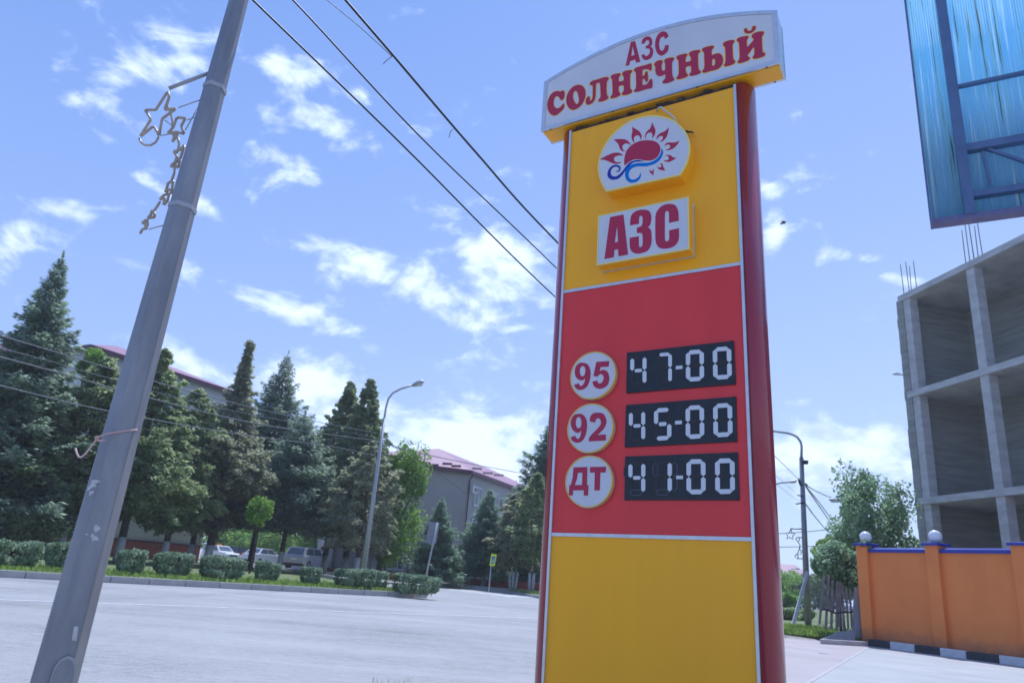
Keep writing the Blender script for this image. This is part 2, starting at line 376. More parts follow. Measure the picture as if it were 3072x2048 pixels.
M['thuja2'] = leafmat('faded_thuja_foliage', (.14, .155, .10), (.36, .37, .25), .5)
M['maple'] = leafmat('maple_leaves', (.09, .17, .035), (.26, .38, .08), .42)
M['olive'] = leafmat('silvery_leaves', (.09, .15, .08), (.33, .43, .27), .4)
M['greenbush'] = leafmat('bright_leaves', (.10, .19, .05), (.30, .42, .12), .4)
M['hedge'] = leafmat('hedge_leaves', (.08, .13, .06), (.36, .44, .30), .3)
M['fargreen'] = leafmat('far_leaves', (.05, .09, .04), (.13, .20, .07), .2)
M['blade'] = leafmat('grass_blades', (.08, .13, .03), (.27, .36, .10), .35)
M['cone'] = mat('dark_twig', (.05, .04, .035), .9)

# ------------------------------------------------------------------ the ground
NA = G(0, 1731); NB = G(1315, 1796)                 # foot of the verge kerb
kd = (NB-NA)/np.linalg.norm(NB-NA); kn = np.array([-kd[1], kd[0], 0])
g = MB(); S = 1500
g.quad((-S, -200, -.02), (S, -200, -.02), (S, 1600, -.02), (-S, 1600, -.02)); struct(g, 'ground', M['side_asphalt'])
g = MB(); g.quad((-120, -40, 0), (140, -40, 0), (140, 160, 0), (-120, 160, 0)); struct(g, 'road', M['asphalt'])
# far lawn / yards slightly raised
def sheet(pts, z, name, m, th=.3):
    b = MB(); fr = lambda u, v, w: (u, v, w)
    b.prism([[(p[0], p[1]) for p in pts]], fr, z-th, z); return struct(b, name, m)
farA = [(-120, 50), (-30, 47.5), (-22, 51), (-5.2, 66), (4, 56), (14, 62), (60, 120), (60, 300), (-120, 300)]
# verge wedge
VE = NB - kd*0.3
W1 = G(1007, 1738, .18); W2 = G(840, 1704, .2)
v0 = NA - kd*60
wedge = [v0, NB-kd*1.2, NB-kd*.3+kn*.35, NB+kn*1.3, W1, W2, W2+np.array([-4, 1.5, 0]), np.array([-90, 46, 0]), v0+kn*30]
KH = .17
def shrink(p): return p
o = sheet([p+kn*.18 if i < 2 else p for i, p in enumerate(wedge)], KH-.01, 'grass_verge', M['grass'])
def kerb(pts, h, w, name, m, seg=1.0, gap=.012):
    b = MB()
    for i in range(len(pts)-1):
        a, c = np.array(pts[i], float), np.array(pts[i+1], float); L = np.linalg.norm(c-a); d = (c-a)/L; nn = np.array([-d[1], d[0], 0])
        k = max(1, int(L/seg))
        for j in range(k):
            p = a+d*(L*(j+.5)/k); hh = h*(1+random.uniform(-.03, .03))
            b.obox(p+nn*w/2+np.array([0, 0, hh/2-.1]), d*(L/k/2-gap), nn*(w/2), (0, 0, hh/2+.1))
    return struct(b, name, m)
random.seed(4)
kerb([NA-kd*50, NB-kd*1.2], KH, .17, 'verge_kerb', M['kerb'])
kerb([NB-kd*1.15, NB-kd*.3+kn*.3, NB+kn*1.35], KH, .16, 'verge_end_kerb', M['kerb'], seg=.5)
kerb([W1+kn*0, W2], .15, -.14, 'service_kerb', M['kerb'])
# white line
a, b_ = np.array([-8.05, 12.72, 0]), np.array([.26, 19.6, 0]); ld = (b_-a)/np.linalg.norm(b_-a); ln = np.array([-ld[1], ld[0], 0])
g = MB(); p0, p1 = a-ld*40, b_+ld*14
g.quad(*(tuple(p+np.array([0, 0, .004])) for p in (p0-ln*.05, p1-ln*.05, p1+ln*.05, p0+ln*.05))); struct(g, 'road_line', M['line'])
# faint crossing stripes
g = MB()
for i in range(5):
    p = G(1345+i*42, 1768+i*5); q = p+np.array([1.6, 3.2, 0])
    g.quad(tuple(p+[-.25, .0, .004]), tuple(p+[.25, 0, .004]), tuple(q+[.25, 0, .004]), tuple(q+[-.25, 0, .004]))
struct(g, 'crossing_stripes', M['line'])
# far raised yard with the parked cars, buildings
sheet([(-130, 52), (-45, 50), (-21, 56), (-17, 54), (-9, 62), (-6.5, 57.5), (-3, 50), (8, 47), (30, 90), (60, 300), (-130, 300)], .25, 'far_yard', M['side_asphalt'], .3)
# lawn right of the side road
rk = [G(1318, 1748), G(1400, 1757), G(1490, 1772), G(1600, 1791), G(1760, 1822)]
lawn2 = [p+np.array([0, .15, 0]) for p in rk]+[rk[-1]+np.array([8, 10, 0]), rk[-1]+np.array([8, 24, 0]), rk[0]+np.array([4, 10, 0])]
sheet(lawn2, .13, 'far_lawn', M['grass']); kerb(rk, .14, .14, 'far_lawn_kerb', M['kerb'])
# right: paving, concrete lot, lawn behind them
LOTA = G(2330, 2040); 
lot = [G(2322, 2120), G(2606, 1940), G(2640, 1925), G(3400, 2040), np.array([9, 4, 0]), np.array([3, 4, 0])]
sheet(lot, .008, 'concrete_lot', M['concrete_lot'], .05)
pav = [G(2180, 2100), G(2200, 1890), G(2350, 1902), G(2480, 1922), G(2606, 1940), G(2322, 2120)]
sheet(pav, .004, 'paving', M['paving'], .05)
b = MB(); b.obox((G(2322, 2110)+G(2606, 1941))/2, (G(2606, 1941)-G(2322, 2110))/2, (.05, .03, 0), (0, 0, .012)); struct(b, 'lot_edge', M['kerb'])
rl = [G(2100, 1880), G(2352, 1903), G(2480, 1921), G(2620, 1936)]
lawn3 = rl+[G(2640, 1925)+np.array([.3, .6, 0]), np.array([16, 30, 0]), np.array([40, 80, 0]), np.array([22, 80, 0]), np.array([8, 34, 0])]
sheet(lawn3, .09, 'roadside_lawn', M['grass']); kerb(rl, .1, .12, 'lawn_kerb', M['kerb'])

# ------------------------------------------------------------------ cards (leaves)
def cards(cen, ax, nrm, ln_, wd, name, m, parent, org, extra=None, pointed=True):
    """one leaf / needle spray per centre: kite-shaped quads"""
    N = len(cen); ax = ax/(np.linalg.norm(ax, axis=1, keepdims=True)+1e-9)
    side = np.cross(ax, nrm); side /= (np.linalg.norm(side, axis=1, keepdims=True)+1e-9)
    ln_ = np.asarray(ln_).reshape(-1, 1); wd = np.asarray(wd).reshape(-1, 1)
    c = cen-org
    v = np.empty((N, 4, 3), np.float32)
    v[:, 0] = c-ax*ln_*.5; v[:, 1] = c+side*wd*.5-ax*ln_*.05; v[:, 2] = c+ax*ln_*.5; v[:, 3] = c-side*wd*.5-ax*ln_*.05
    me = bpy.data.meshes.new(name)
    me.vertices.add(N*4); me.vertices.foreach_set('co', v.reshape(-1))
    me.loops.add(N*4); me.loops.foreach_set('vertex_index', np.arange(N*4, dtype=np.int32))
    me.polygons.add(N); me.polygons.foreach_set('loop_start', np.arange(0, N*4, 4, dtype=np.int32))
    me.polygons.foreach_set('loop_total', np.full(N, 4, np.int32))
    me.update(calc_edges=True); me.materials.append(m)
    return link(me, name, parent, np.asarray(org, float))
def rdir(rng, n):
    d = rng.normal(size=(n, 3)); return d/np.linalg.norm(d, axis=1, keepdims=True)
def trunk(root, b, h, r, wash=1.2, lean=(0, 0), multi=1):
    for k in range(multi):
        dx = (k-(multi-1)/2)*r*2.6; 
        p = [b+np.array([dx, 0, -.1]), b+np.array([dx*1.9, 0, h*.33]), b+np.array([dx*2.5+lean[0]*.5, lean[1]*.5, h*.6]), b+np.array([dx+lean[0], lean[1], h*.97])]
        mb = MB(); mb.tube(p, [r*1.15, r*.85, r*.55, r*.08], 10)
        # limbs
        rr = random.Random(int(b[0]*100)+k)
        for j in range(7):
            z = h*(.3+.08*j); a = rr.uniform(0, 6.28); L = h*.13*(1.2-j*.08)
            s0 = b+np.array([dx, 0, z]); mb.tube([s0, s0+np.array([math.cos(a)*L*.5, math.sin(a)*L*.5, L*.15]), s0+np.array([math.cos(a)*L, math.sin(a)*L, L*.25])], [r*.3, r*.2, r*.06], 6)
        t_ = build(mb, 'trunk', M['bark'], root)
        if wash:
            wb = MB(); wb.tube([b+np.array([dx, 0, .0]), b+np.array([dx*(1+.9*wash/(h*.33)), 0, wash])], [r*1.17+.012, r*1.02+.012], 12); build(wb, 'whitewash', M['wash'], t_)
def spruce(b, h, R, label, m='spruce', n_t=None, seed=1, z0=.08, dens=1.0, wash=0, card=.34, name='spruce_tree', group=None, pw=.85):
    rng = np.random.default_rng(seed); root = empty(name, b, label, 'tree', group)
    C_, A_, N_, L_ = [], [], [], []
    z = h*z0; tiers = []
    while z < h*.975:
        tiers.append(z); z += (.13+.021*(h-z))*min(1, .35+h/14)
    for z in tiers:
        rad = R*((h-z)/(h*(1-z0)))**pw*rng.uniform(.82, 1.08)+.06
        nb = int(np.clip(5+rad*2.4, 5, 13)); ph = rng.uniform(0, 6.28)
        for i in range(nb):
            a = ph+2*math.pi*i/nb+rng.normal(0, .22); L = rad*rng.uniform(.45, 1.28)
            o_ = np.array([math.cos(a), math.sin(a), 0]); s_ = np.array([-o_[1], o_[0], 0])
            k = max(10, int(L*62*dens)); t_ = rng.uniform(.08, 1, k)**.75
            droop = -.30*L*t_+.22*L*t_**2.6 + (z/h)*.35*L*t_
            lat = rng.normal(0, 1, k)*(.24*L*(1.1-t_)+.07)
            hang = -np.abs(rng.normal(0, .10+.03*L, k))
            cen = b+np.outer(t_*L, o_)+np.outer(lat, s_)+np.stack([0*t_, 0*t_, z-b[2]*0+droop+hang-np.abs(lat)*.25], 1)
            ax = np.outer(np.ones(k), o_)+np.outer(np.sign(lat)*rng.uniform(.2, 1.1, k), s_)+np.stack([0*t_, 0*t_, rng.uniform(-.7, .25, k)], 1)
            C_.append(cen); A_.append(ax); N_.append(rdir(rng, k)*.7+np.array([0, 0, 1.0])); L_.append(card*rng.uniform(.55, 1.2, k)*min(1, .45+L*.25))
    # leader
    k = 30; C_.append(b+np.stack([rng.normal(0, .03, k), rng.normal(0, .03, k), rng.uniform(h*.93, h, k)], 1)); A_.append(rdir(rng, k)*.5+np.array([0, 0, 1.0])); N_.append(rdir(rng, k)); L_.append(np.full(k, card*.7))
    C_, A_, N_, L_ = map(np.concatenate, (C_, A_, N_, L_))
    cards(C_, A_, N_, L_, L_*.36, 'crown', M[m], root, b); trunk(root, b, h*.93, .010*h+.05, wash)
    return root
def thuja(b, h, R, label, m='thuja', seed=1, z0=.22, wash=1.2, dens=1.0, card=.30, name='conifer_tree', group=None, tops=1, pw=.9, loose=.0, multi=1, bulge=.3):
    rng = np.random.default_rng(seed); root = empty(name, b, label, 'tree', group)
    C_, A_, N_ = [], [], []
    npl = int(300*dens*h/10*max(.6, R/2.4))
    for c in range(npl):
        t_ = rng.uniform(0, 1)**1.15; z = h*(z0+(1-z0)*t_)
        prof = (math.sin(min(1, (t_+bulge*.35)/bulge*.8)*math.pi/2) if t_ < bulge else 1.0)*(1-t_)**pw+.03
        a = rng.uniform(0, 6.283); rad = R*prof*rng.uniform(.55, 1.08)*(1+.22*math.sin(2*a+z*.9+seed*1.7)+.14*math.sin(5*a-z*2.1+seed))
        if loose and t_ > .4: rad *= rng.uniform(.1, 1.3)
        Lp = (.2+.8*(1-t_))*rng.uniform(.5, 1.15)*min(1.5, R*.6); up = rng.uniform(-.15, .75)+.5*t_
        o_ = np.array([math.cos(a), math.sin(a), 0]); s_ = np.array([-o_[1], o_[0], 0]); st = np.array([o_[0]*rad, o_[1]*rad, z])-o_*Lp*.6
        k = int((50 if loose and t_ > .4 else 95)*max(.35, Lp)); q = rng.uniform(0, 1, k)**.8; w_ = .26*Lp*(1.15-q)+.05
        p = st+np.outer(q*Lp, o_)+np.outer(rng.normal(0, 1, k)*w_, s_)+np.outer(q*Lp*up-.45*Lp*q**2.5+rng.normal(0, 1, k)*w_*.55-.1, [0, 0, 1.0])
        C_.append(b+p); A_.append(o_*1.0+np.outer(rng.normal(0, .5, k), s_)+np.outer(rng.uniform(-.9, .5, k), [0, 0, 1.0])); N_.append(rdir(rng, k)+np.array([0, 0, .6]))
    C_, A_, N_ = map(np.concatenate, (C_, A_, N_)); L_ = card*rng.uniform(.5, 1.25, len(C_))
    cards(C_, A_, N_, L_, L_*.42, 'crown', M[m], root, b); trunk(root, b, h*.95, (.010*h+.07)*(.5 if multi > 1 else 1), wash, multi=multi)
    return root
def broad(b, cen, rad, label, m='maple', seed=1, n=5000, card=.16, lobes=10, lsz=(.28, .52), h=None, name='broadleaf_tree', tr=.1, wash=0, cat='tree', group=None, spread=.75, mtr=1):
    """b foot, cen crown centre, rad (rx,ry,rz)"""
    rng = np.random.default_rng(seed); root = empty(name, b, label, cat, group)
    cen = np.asarray(cen, float); rad = np.asarray(rad, float); C_, N_ = [], []
    for i in range(lobes):
        d = rdir(rng, 1)[0]*rng.uniform(.25, 1)**.5*spread; lc = cen+d*rad; lr = rad*rng.uniform(*lsz)
        k = n//lobes; q = rdir(rng, k)*(rng.uniform(.25, 1, (k, 1))**.5)
        C_.append(lc+q*lr); N_.append(q+rdir(rng, k)*.8)
    C_, N_ = map(np.concatenate, (C_, N_)); A_ = rdir(rng, len(C_))+np.array([0, 0, -.3]); L_ = card*rng.uniform(.6, 1.25, len(C_))
    cards(C_, A_, N_, L_, L_*.75, 'crown' if cat == 'tree' else 'foliage', M[m], root, b)
    mb = MB(); top = cen-[0, 0, rad[2]*.2]
    for q in range(mtr):
        bb = b+np.array([(q-(mtr-1)/2)*.12, 0, 0])
        mb.tube([bb-[0, 0, .05], bb*.5+top*.5+[.03, 0, 0], top], [tr, tr*.75, tr*.3], 8)
    for i in range(8):
        d = rdir(rng, 1)[0]; d[2] = abs(d[2])*.8; s0 = b*.3+top*.7; mb.tube([s0, s0+(top-s0)*.5+d*rad*.3, cen+d*rad*.75], [tr*.45, tr*.3, tr*.08], 6)
    t_ = build(mb, 'trunk' if cat == 'tree' else 'stem', M['bark'], root)
    if wash: wb = MB(); wb.tube([b, b+np.array([0, 0, wash])], [tr+.02, tr*.95+.02], 12); build(wb, 'whitewash', M['wash'], t_)
    return root
def hedge(pa, pb, hgt, depth, label, seed, m='hedge', n=None, grp='clipped shrubs along the kerb', card=.085, name='clipped_shrub'):
    """rounded block of leaves between foot points pa, pb"""
    rng = np.random.default_rng(seed); pa, pb = np.asarray(pa, float), np.asarray(pb, float); L = np.linalg.norm(pb-pa); d = (pb-pa)/L; nn = np.array([-d[1], d[0], 0]); c = (pa+pb)/2
    root = empty(name, c, label, 'shrub', grp)
    n = n or int(2600*(L+depth)*(hgt+.3)*.9)
    q = rdir(rng, n); q = np.sign(q)*np.abs(q)**.5; q /= np.max(np.abs(q), axis=1, keepdims=True)**.62
    f = rng.uniform(.72, 1.0, (n, 1))+np.abs(rng.normal(0, .05, (n, 1))); q = q*f
    u_, v_, w_ = q[:, 0]*L/2, q[:, 1]*depth/2, q[:, 2]
    taper = 1-.28*np.clip(-w_, 0, 1)**1.5
    lump = 1+.10*np.sin(u_*5+seed)+.07*np.sin(u_*11+v_*7)
    z = hgt*(.53+.47*w_*lump)
    P = c+np.outer(u_*taper, d)+np.outer(v_*taper, nn)+np.stack([0*z, 0*z, z], 1)
    L_ = card*rng.uniform(.6, 1.4, n)
    A_ = rdir(rng, n)+np.array([0, 0, .8]); 
    cards(P, A_, q*1.0+rdir(rng, n)*.9, L_, L_*.6, 'foliage', M[m], root, c)
    mb = MB()
    for i in range(max(3, int(L*3))):
        s0 = c+d*rng.uniform(-.4, .4)*L+nn*rng.uniform(-.2, .2)*depth; mb.tube([s0-[0, 0, .05], s0+np.array([rng.normal(0, .08), rng.normal(0, .08), hgt*.85])], [.018, .008], 5)
    build(mb, 'stem', M['bark'], root)
    return root

exec_later = []
# ------------------------------------------------------------------ price sign
SO = np.array([.35625007, 4.75744462, 1.28734924])
SU = np.array([0.85229074, -0.52278034, 0.0173553]); SV = np.array([-0.00568938, 0.02391263, 0.99969786]); SN = np.array([-0.5230374, -0.85213197, 0.01740621])
SW = 1.25; SB = -SO[2]-.02
def fr(u, v, w): return SO+SU*u+SV*v+SN*w
def loc(px, py, w=0.0):
    d = ray(px, py); t = ((SO+SN*w-CP)@SN)/(d@SN); P = CP+d*t-SO; return (float(P@SU), float(P@SV))
def parse(s, corner=False):
    out = []
    for tkn in s.split():
        c = tkn.endswith('*') or corner; x, y = tkn.rstrip('*').split(','); out.append((float(x), float(y), c))
    return out
def loop(s, crop, w, corner=False, sub=4):
    """outline measured on the sign face -> closed 2D loop in sign coordinates"""
    ox, oy, k = crop; P = parse(s, corner); pts = [np.array(loc(ox+x*k, oy+y*k, w)) for x, y, _ in P]; n = len(P); out = []
    for i in range(n):
        p0, p1, p2, p3 = pts[i-1], pts[i], pts[(i+1) % n], pts[(i+2) % n]
        c1, c2 = P[i][2], P[(i+1) % n][2]
        if c1 and c2: out.append(p1); continue
        m1 = (p2-p1) if c1 else (p2-p0)/2; m2 = (p2-p1) if c2 else (p3-p1)/2
        L = np.linalg.norm(p2-p1)
        for mm in (m1, m2): 
            q = np.linalg.norm(mm)
            if q > 1.3*L: mm *= 1.3*L/q
        for j in range(sub):
            t_ = j/sub; h00 = 2*t_**3-3*t_**2+1; h10 = t_**3-2*t_**2+t_; h01 = -2*t_**3+3*t_**2; h11 = t_**3-t_**2
            out.append(h00*p1+h10*m1+h01*p2+h11*m2)
    return out
def area(l): return .5*sum(l[i-1][0]*l[i][1]-l[i][0]*l[i-1][1] for i in range(len(l)))
def offset(l, d):
    n = len(l); s = 1 if area(l) > 0 else -1; out = []
    for i in range(n):
        a, b, c = l[i-1], l[i], l[(i+1) % n]; e1, e2 = b-a, c-b
        n1 = np.array([e1[1], -e1[0]])/(np.linalg.norm(e1)+1e-9); n2 = np.array([e2[1], -e2[0]])/(np.linalg.norm(e2)+1e-9)
        m_ = n1+n2; q = np.linalg.norm(m_)
        m_ = n1 if q < .3 else m_/q; out.append(b+m_*d*s)
    return out
def circ(c, r, n=48, ry=None): return [np.array([c[0]+r*math.cos(2*math.pi*i/n), c[1]+(ry or r)*math.sin(2*math.pi*i/n)]) for i in range(n)]
def rect(u0, u1, v0, v1): return [np.array(p) for p in ((u0, v0), (u1, v0), (u1, v1), (u0, v1))]
K1, K2, K3, K4 = (1610, 30, .20408), (1980, 0, .20408), (1760, 560, .178571), (1690, 1030, .325497)
K5, K6, KE = (1860, 1010, .165845), (1860, 1180, .216882), (1600, 300, .21683)

sign = empty('price_sign', SO+SU*SW/2+SV*SB, 'tall red and yellow filling station price sign with a white arched header box', 'price sign')
VT = 3.052; VA = loc(1693, 876.5)[1]; VB = (loc(1656, 1601.7)[1]+loc(2260.5, 1617.4)[1])/2
VA = (VA+loc(2228, 790.5)[1])/2
def panel(name, v0, v1, m, label=None):
    mb = MB(); mb.prism([rect(0, SW, v0, v1)], fr, -.04, 0.0); o = build(mb, name, m, sign)
    if label: o['label'] = label
    return o
panel('upper_panel', VA, VT, M['yellow'], 'yellow upper panel carrying the sun emblem')
panel('price_panel', VB, VA, M['red'], 'red middle panel carrying the prices')
panel('lower_panel', SB, VB, M['yellow'], 'plain yellow lower panel')
for vv in (VA, VB):
    mb = MB(); mb.prism([rect(.0, SW, vv-.0105, vv+.0105)], fr, .001, .009); build(mb, 'divider_strip', M['silver'], sign)
for (a, b) in ((-.017, .0), (SW, SW+.017)):
    mb = MB(); mb.prism([rect(a, b, SB, VT+.012)], fr, -.03, .014); build(mb, 'edge_strip', M['silver'], sign)
for sgn, u0 in ((-1, -.0175), (1, SW+.0175)):
    prof = [(u0+sgn*.10*math.sin(math.pi*i/20), -.13+.13*math.cos(math.pi*i/20)) for i in range(21)]
    mb = MB(); n = len(prof)
    for v in (SB, VT+.03): mb.add([fr(p[0], v, p[1]) for p in prof], [])
    for i in range(n-1): mb.f.append((i, i+1, n+i+1, n+i)); mb.sm.append(True)
    mb.f.append(tuple(range(n))); mb.sm.append(False); mb.f.append(tuple(n+i for i in range(n))); mb.sm.append(False)
    mb.f.append((0, n-1, 2*n-1, n)); mb.sm.append(False)
    build(mb, 'side_pillar', M['pillar'], sign)
mb = MB(); mb.obox(fr(SW/2, (SB+VT)/2, -.15), SU*(SW/2+.015), SV*((VT-SB)/2-.01), SN*.105); build(mb, 'inner_core', M['dark'], sign)
mb = MB(); mb.obox(fr(SW/2, VT+.012, -.03), SU*(SW/2-.0), SV*.014, SN*.022); build(mb, 'top_channel', M['dirt'], sign)
mb = MB()
rr = random.Random(3)
for i in range(26):
    u = .02+rr.random()*(SW-.05); mb = MB(); mb.sphere(fr(u, VT+.02+rr.uniform(-.006, .012), -.012+rr.uniform(-.006, .004)), rr.uniform(.008, .02), 8, 5, (2.2, 1, .7)); build(mb, 'dirt_clump', M['dirt'], sign)
for u in (.06, SW+.0):
    mb = MB(); mb.tube([fr(u, VT-.05, -.09), fr(u, 3.125, -.09)], .045, 16); build(mb, 'support_pipe', M['dark'], sign)
# small screws
for u, v in ((.11, VT-.035), (.45, VT-.03), (.80, VT-.035), (1.08, VT-.04), (1.17, VT-.05)): mb = MB(); mb.sphere(fr(u, v, .001), .006, 8, 5); build(mb, 'screw', M['silver'], sign)
# header box
HF, HB, HV = .035, -.150, 3.12
HUL, HUR = -.264, 1.573
arc_px = [(1610+95*.20408, 30+1055*.20408)]+[(1610+x*.20408, 30+y*.20408) for x, y in ((300,945),(500,822),(810,663),(1140,490),(1530,345),(1880,235))]+[(1980+x*.20408, y*.20408) for x, y in ((400,303),(880,207),(1300,160),(1745,148))]
arc = [np.array(loc(x, y, HF)) for x, y in arc_px]
arc[0][0] = HUL; arc[-1][0] = HUR
# smooth arch through the measured edge
us = np.array([a[0] for a in arc]); vs_ = np.array([a[1] for a in arc]); pf = np.polyfit(us, vs_, 4)
uu = np.linspace(HUL, HUR, 33); vv = np.polyval(pf, uu)
outer = [np.array([HUL, HV]), np.array([HUR, HV])]+[np.array([a, b]) for a, b in zip(uu[::-1], vv[::-1])]
FWD = .032
inner = [np.array([HUL+FWD, HV+FWD]), np.array([HUR-FWD, HV+FWD])]+[np.array([a, b-FWD]) for a, b in zip(np.linspace(HUL+FWD, HUR-FWD, 33)[::-1], np.polyval(pf, np.linspace(HUL+FWD, HUR-FWD, 33))[::-1])]
mb = MB(); mb.prism([[np.array([p[0]*1.0, p[1]]) for p in offset(outer, -.004)]], fr, HB, HF-.014); hb = build(mb, 'header_box', M['silver'], sign)
mb = MB(); mb.prism([outer, inner], fr, HF-.02, HF); build(mb, 'front_frame', M['silver'], hb)
mb = MB(); mb.prism([outer, inner], fr, HB-.012, HB+.01); build(mb, 'rear_frame', M['silver'], hb)
mb = MB(); mb.prism([offset(inner, -.001)], fr, HF-.014, HF-.005); hf = build(mb, 'header_face', M['white_face'], hb)
mb = MB(); mb.obox(fr((HUL+HUR)/2, HV-.002, (HF+HB)/2), SU*((HUR-HUL)/2-.015), SV*.006, SN*((HF-HB)/2-.022)); build(mb, 'header_underside', M['box_yellow'], hb)
for u, w in ((-.18, HF-.01), (.35, HF-.01), (1.0, HF-.01), (1.48, HF-.01), (-.1, HB), (1.5, HB)): mb = MB(); mb.sphere(fr(u, HV-.001, w), .006, 8, 5); build(mb, 'screw', M['dark'], hb)
WF = HF-.005
AZS = [("1308,828 1385,477 1447,460 1524,762 1464,780 1447,733 1373,757 1364,813", True), ("1390,683 1440,666 1412,533", True)]
def letter(name, crop, loops, w, m, parent, outline=None, om=None, th=.0025):
    ls = [loop(s, crop, w, c) for s, c in loops]
    if outline:
        ol = [offset(ls[0], outline)]+[offset(l, -outline) for l in ls[1:]]
        mb = MB(); mb.prism(ol, fr, w, w+.0012); bo = build(mb, 'letter_outline', om, parent)
    mb = MB(); mb.prism(ls, fr, w, w+th); return build(mb, name, m, parent)
letter('letter', K1, AZS, WF, M['letter_red'], hb)
letter('letter', K1, [("1541,500* 1557,440 1600,402 1650,395 1690,425 1700,475 1695,515 1672,542* 1702,565 1714,615 1700,680 1660,725 1600,740 1558,715 1541,668* 1582,655* 1598,680 1625,680 1655,650 1668,605 1650,572 1605,570* 1605,535* 1640,520 1656,480 1640,450 1610,455 1585,497*", False)], WF, M['letter_red'], hb)
letter('letter', K1, [("1941,392* 1888,432* 1872,398 1845,400 1815,430 1800,510 1812,580 1840,605 1870,585 1893,520* 1943,525* 1930,600 1890,650 1830,675 1775,640 1745,560 1745,470 1770,390 1820,335 1870,320 1915,340", False)], WF, M['letter_red'], hb)
LET = [
 (K1, ["158,1400 170,1330 205,1255 255,1210 310,1195 350,1203 385,1188 408,1205 412,1260 400,1305 375,1328 350,1320 325,1280 295,1270 265,1300 250,1370 265,1430 300,1450 345,1435 375,1400 398,1382 410,1400 400,1450 372,1485 330,1520 290,1548 245,1552 205,1530 172,1480"]),
 (K1, ["438,1330 450,1250 490,1180 545,1128 610,1105 670,1118 710,1170 720,1250 700,1330 660,1400 600,1450 540,1472 490,1455 450,1400", "535,1260 550,1210 575,1193 600,1215 620,1290 622,1350 605,1383 580,1383 555,1350 538,1300"]),
 (K1, ["782,1090 800,1060 840,1040 900,1025 970,1000 1030,990 1058,1003 1055,1030 1035,1055 1030,1110 1028,1180 1035,1255 1055,1280 1045,1310 1000,1335 950,1350 915,1350 910,1325 930,1300 942,1270 940,1200 935,1110 925,1075 895,1075 875,1095 870,1180 868,1260 855,1320 820,1370 775,1395 740,1390 722,1360 728,1310 755,1278 780,1280 785,1310 785,1335 805,1330 822,1290 825,1230 825,1120 805,1108 786,1108"]),
 (K1, ["1092,990 1110,960 1160,945 1215,935 1235,945 1230,970 1210,995 1208,1052* 1240,1055 1282,1038* 1280,985 1262,965 1262,930 1290,905 1350,892 1400,890 1405,910 1380,945 1375,1000 1375,1130 1385,1170 1402,1190 1400,1215 1360,1240 1300,1255 1258,1250 1255,1230 1275,1200 1283,1180 1282,1130 1275,1110 1240,1115 1210,1130 1208,1200 1230,1230 1225,1260 1180,1285 1120,1302 1088,1298 1088,1275 1110,1250 1118,1180 1112,1060 1112,1025 1095,1010"]),
 (K1, ["1432,885 1450,860 1520,835 1600,815 1680,790 1692,815 1692,870 1675,898 1645,880 1600,875 1560,890 1555,930 1555,970* 1580,970 1595,930 1610,908 1630,915 1638,980 1635,1040 1620,1062 1600,1050 1585,1018 1557,1018* 1555,1060 1557,1110* 1600,1105 1635,1080 1660,1035 1685,1018 1703,1045 1703,1110 1690,1150 1620,1165 1540,1190 1480,1208 1435,1205 1432,1185 1455,1160 1465,1100 1462,1000 1458,920 1440,910"]),
 (K2, ["-85,952 -60,915 0,890 36,898 40,918 28,950 25,1000 28,1030 45,1045 70,1040 78,1000 75,940 66,920 66,890 100,865 160,852 203,855 205,880 182,920 178,990 182,1090 195,1140 210,1160 205,1185 150,1212 90,1230 45,1228 38,1205 60,1180 78,1150 78,1100 60,1100 20,1120 -20,1122 -50,1100 -68,1040 -65,1000 -72,975"]),
 (K2, ["243,850 262,825 330,803 390,795 402,815 385,845 375,880 380,920* 410,915 455,900* 455,845 432,820 430,785 470,757 540,743 588,745 588,770 562,800 560,860 562,960 572,1030 598,1050 595,1075 550,1100 480,1118 438,1115 435,1090 458,1065 460,1030 455,980 430,975 390,988 378,1010 385,1075 408,1095 405,1125 350,1152 280,1170 248,1165 245,1140 270,1110 278,1050 272,900 262,880 248,870"]),
 (K2, ["620,735 640,710 710,688 780,678 793,695 780,720 762,745 760,810* 775,812 830,792 880,795 915,830 928,890 915,950 880,1000 820,1030 740,1050 660,1075 630,1068 622,1045 645,1020 655,970 652,860 648,780 625,757", "770,880 790,870 810,885 813,930 800,965 768,975* 765,930"]),
 (K2, ["928,650 945,628 1010,602 1075,595 1095,605 1090,630 1070,660 1068,720 1072,820 1082,880 1105,900 1100,930 1060,955 1000,975 955,980 942,960 960,930 965,870 962,760 955,695 935,680"]),
 (K2, ["1130,590 1150,565 1210,545 1280,535 1303,545 1295,570 1278,600 1278,680 1288,695* 1330,650 1370,605 1378,575 1355,560 1350,530 1375,500 1440,475 1510,468 1528,485 1520,515 1500,545 1500,620 1505,720 1515,780 1540,780 1547,805 1530,830 1470,855 1410,868 1370,865 1365,840 1385,810 1390,770 1385,705* 1370,705 1330,760 1290,815 1290,830 1318,850 1315,880 1270,905 1200,930 1155,932 1142,912 1160,885 1172,840 1168,720 1160,630 1135,612"]),
 (K2, ["1235,450 1250,425 1275,425 1285,450 1310,462 1340,450 1358,425 1358,400 1385,388 1405,395 1408,425 1385,460 1340,490 1285,498 1250,485"]),
]
for crop, ss in LET: letter('letter', crop, [(s, False) for s in ss], WF, M['letter_red'], hb, .006, M['letter_yellow'])

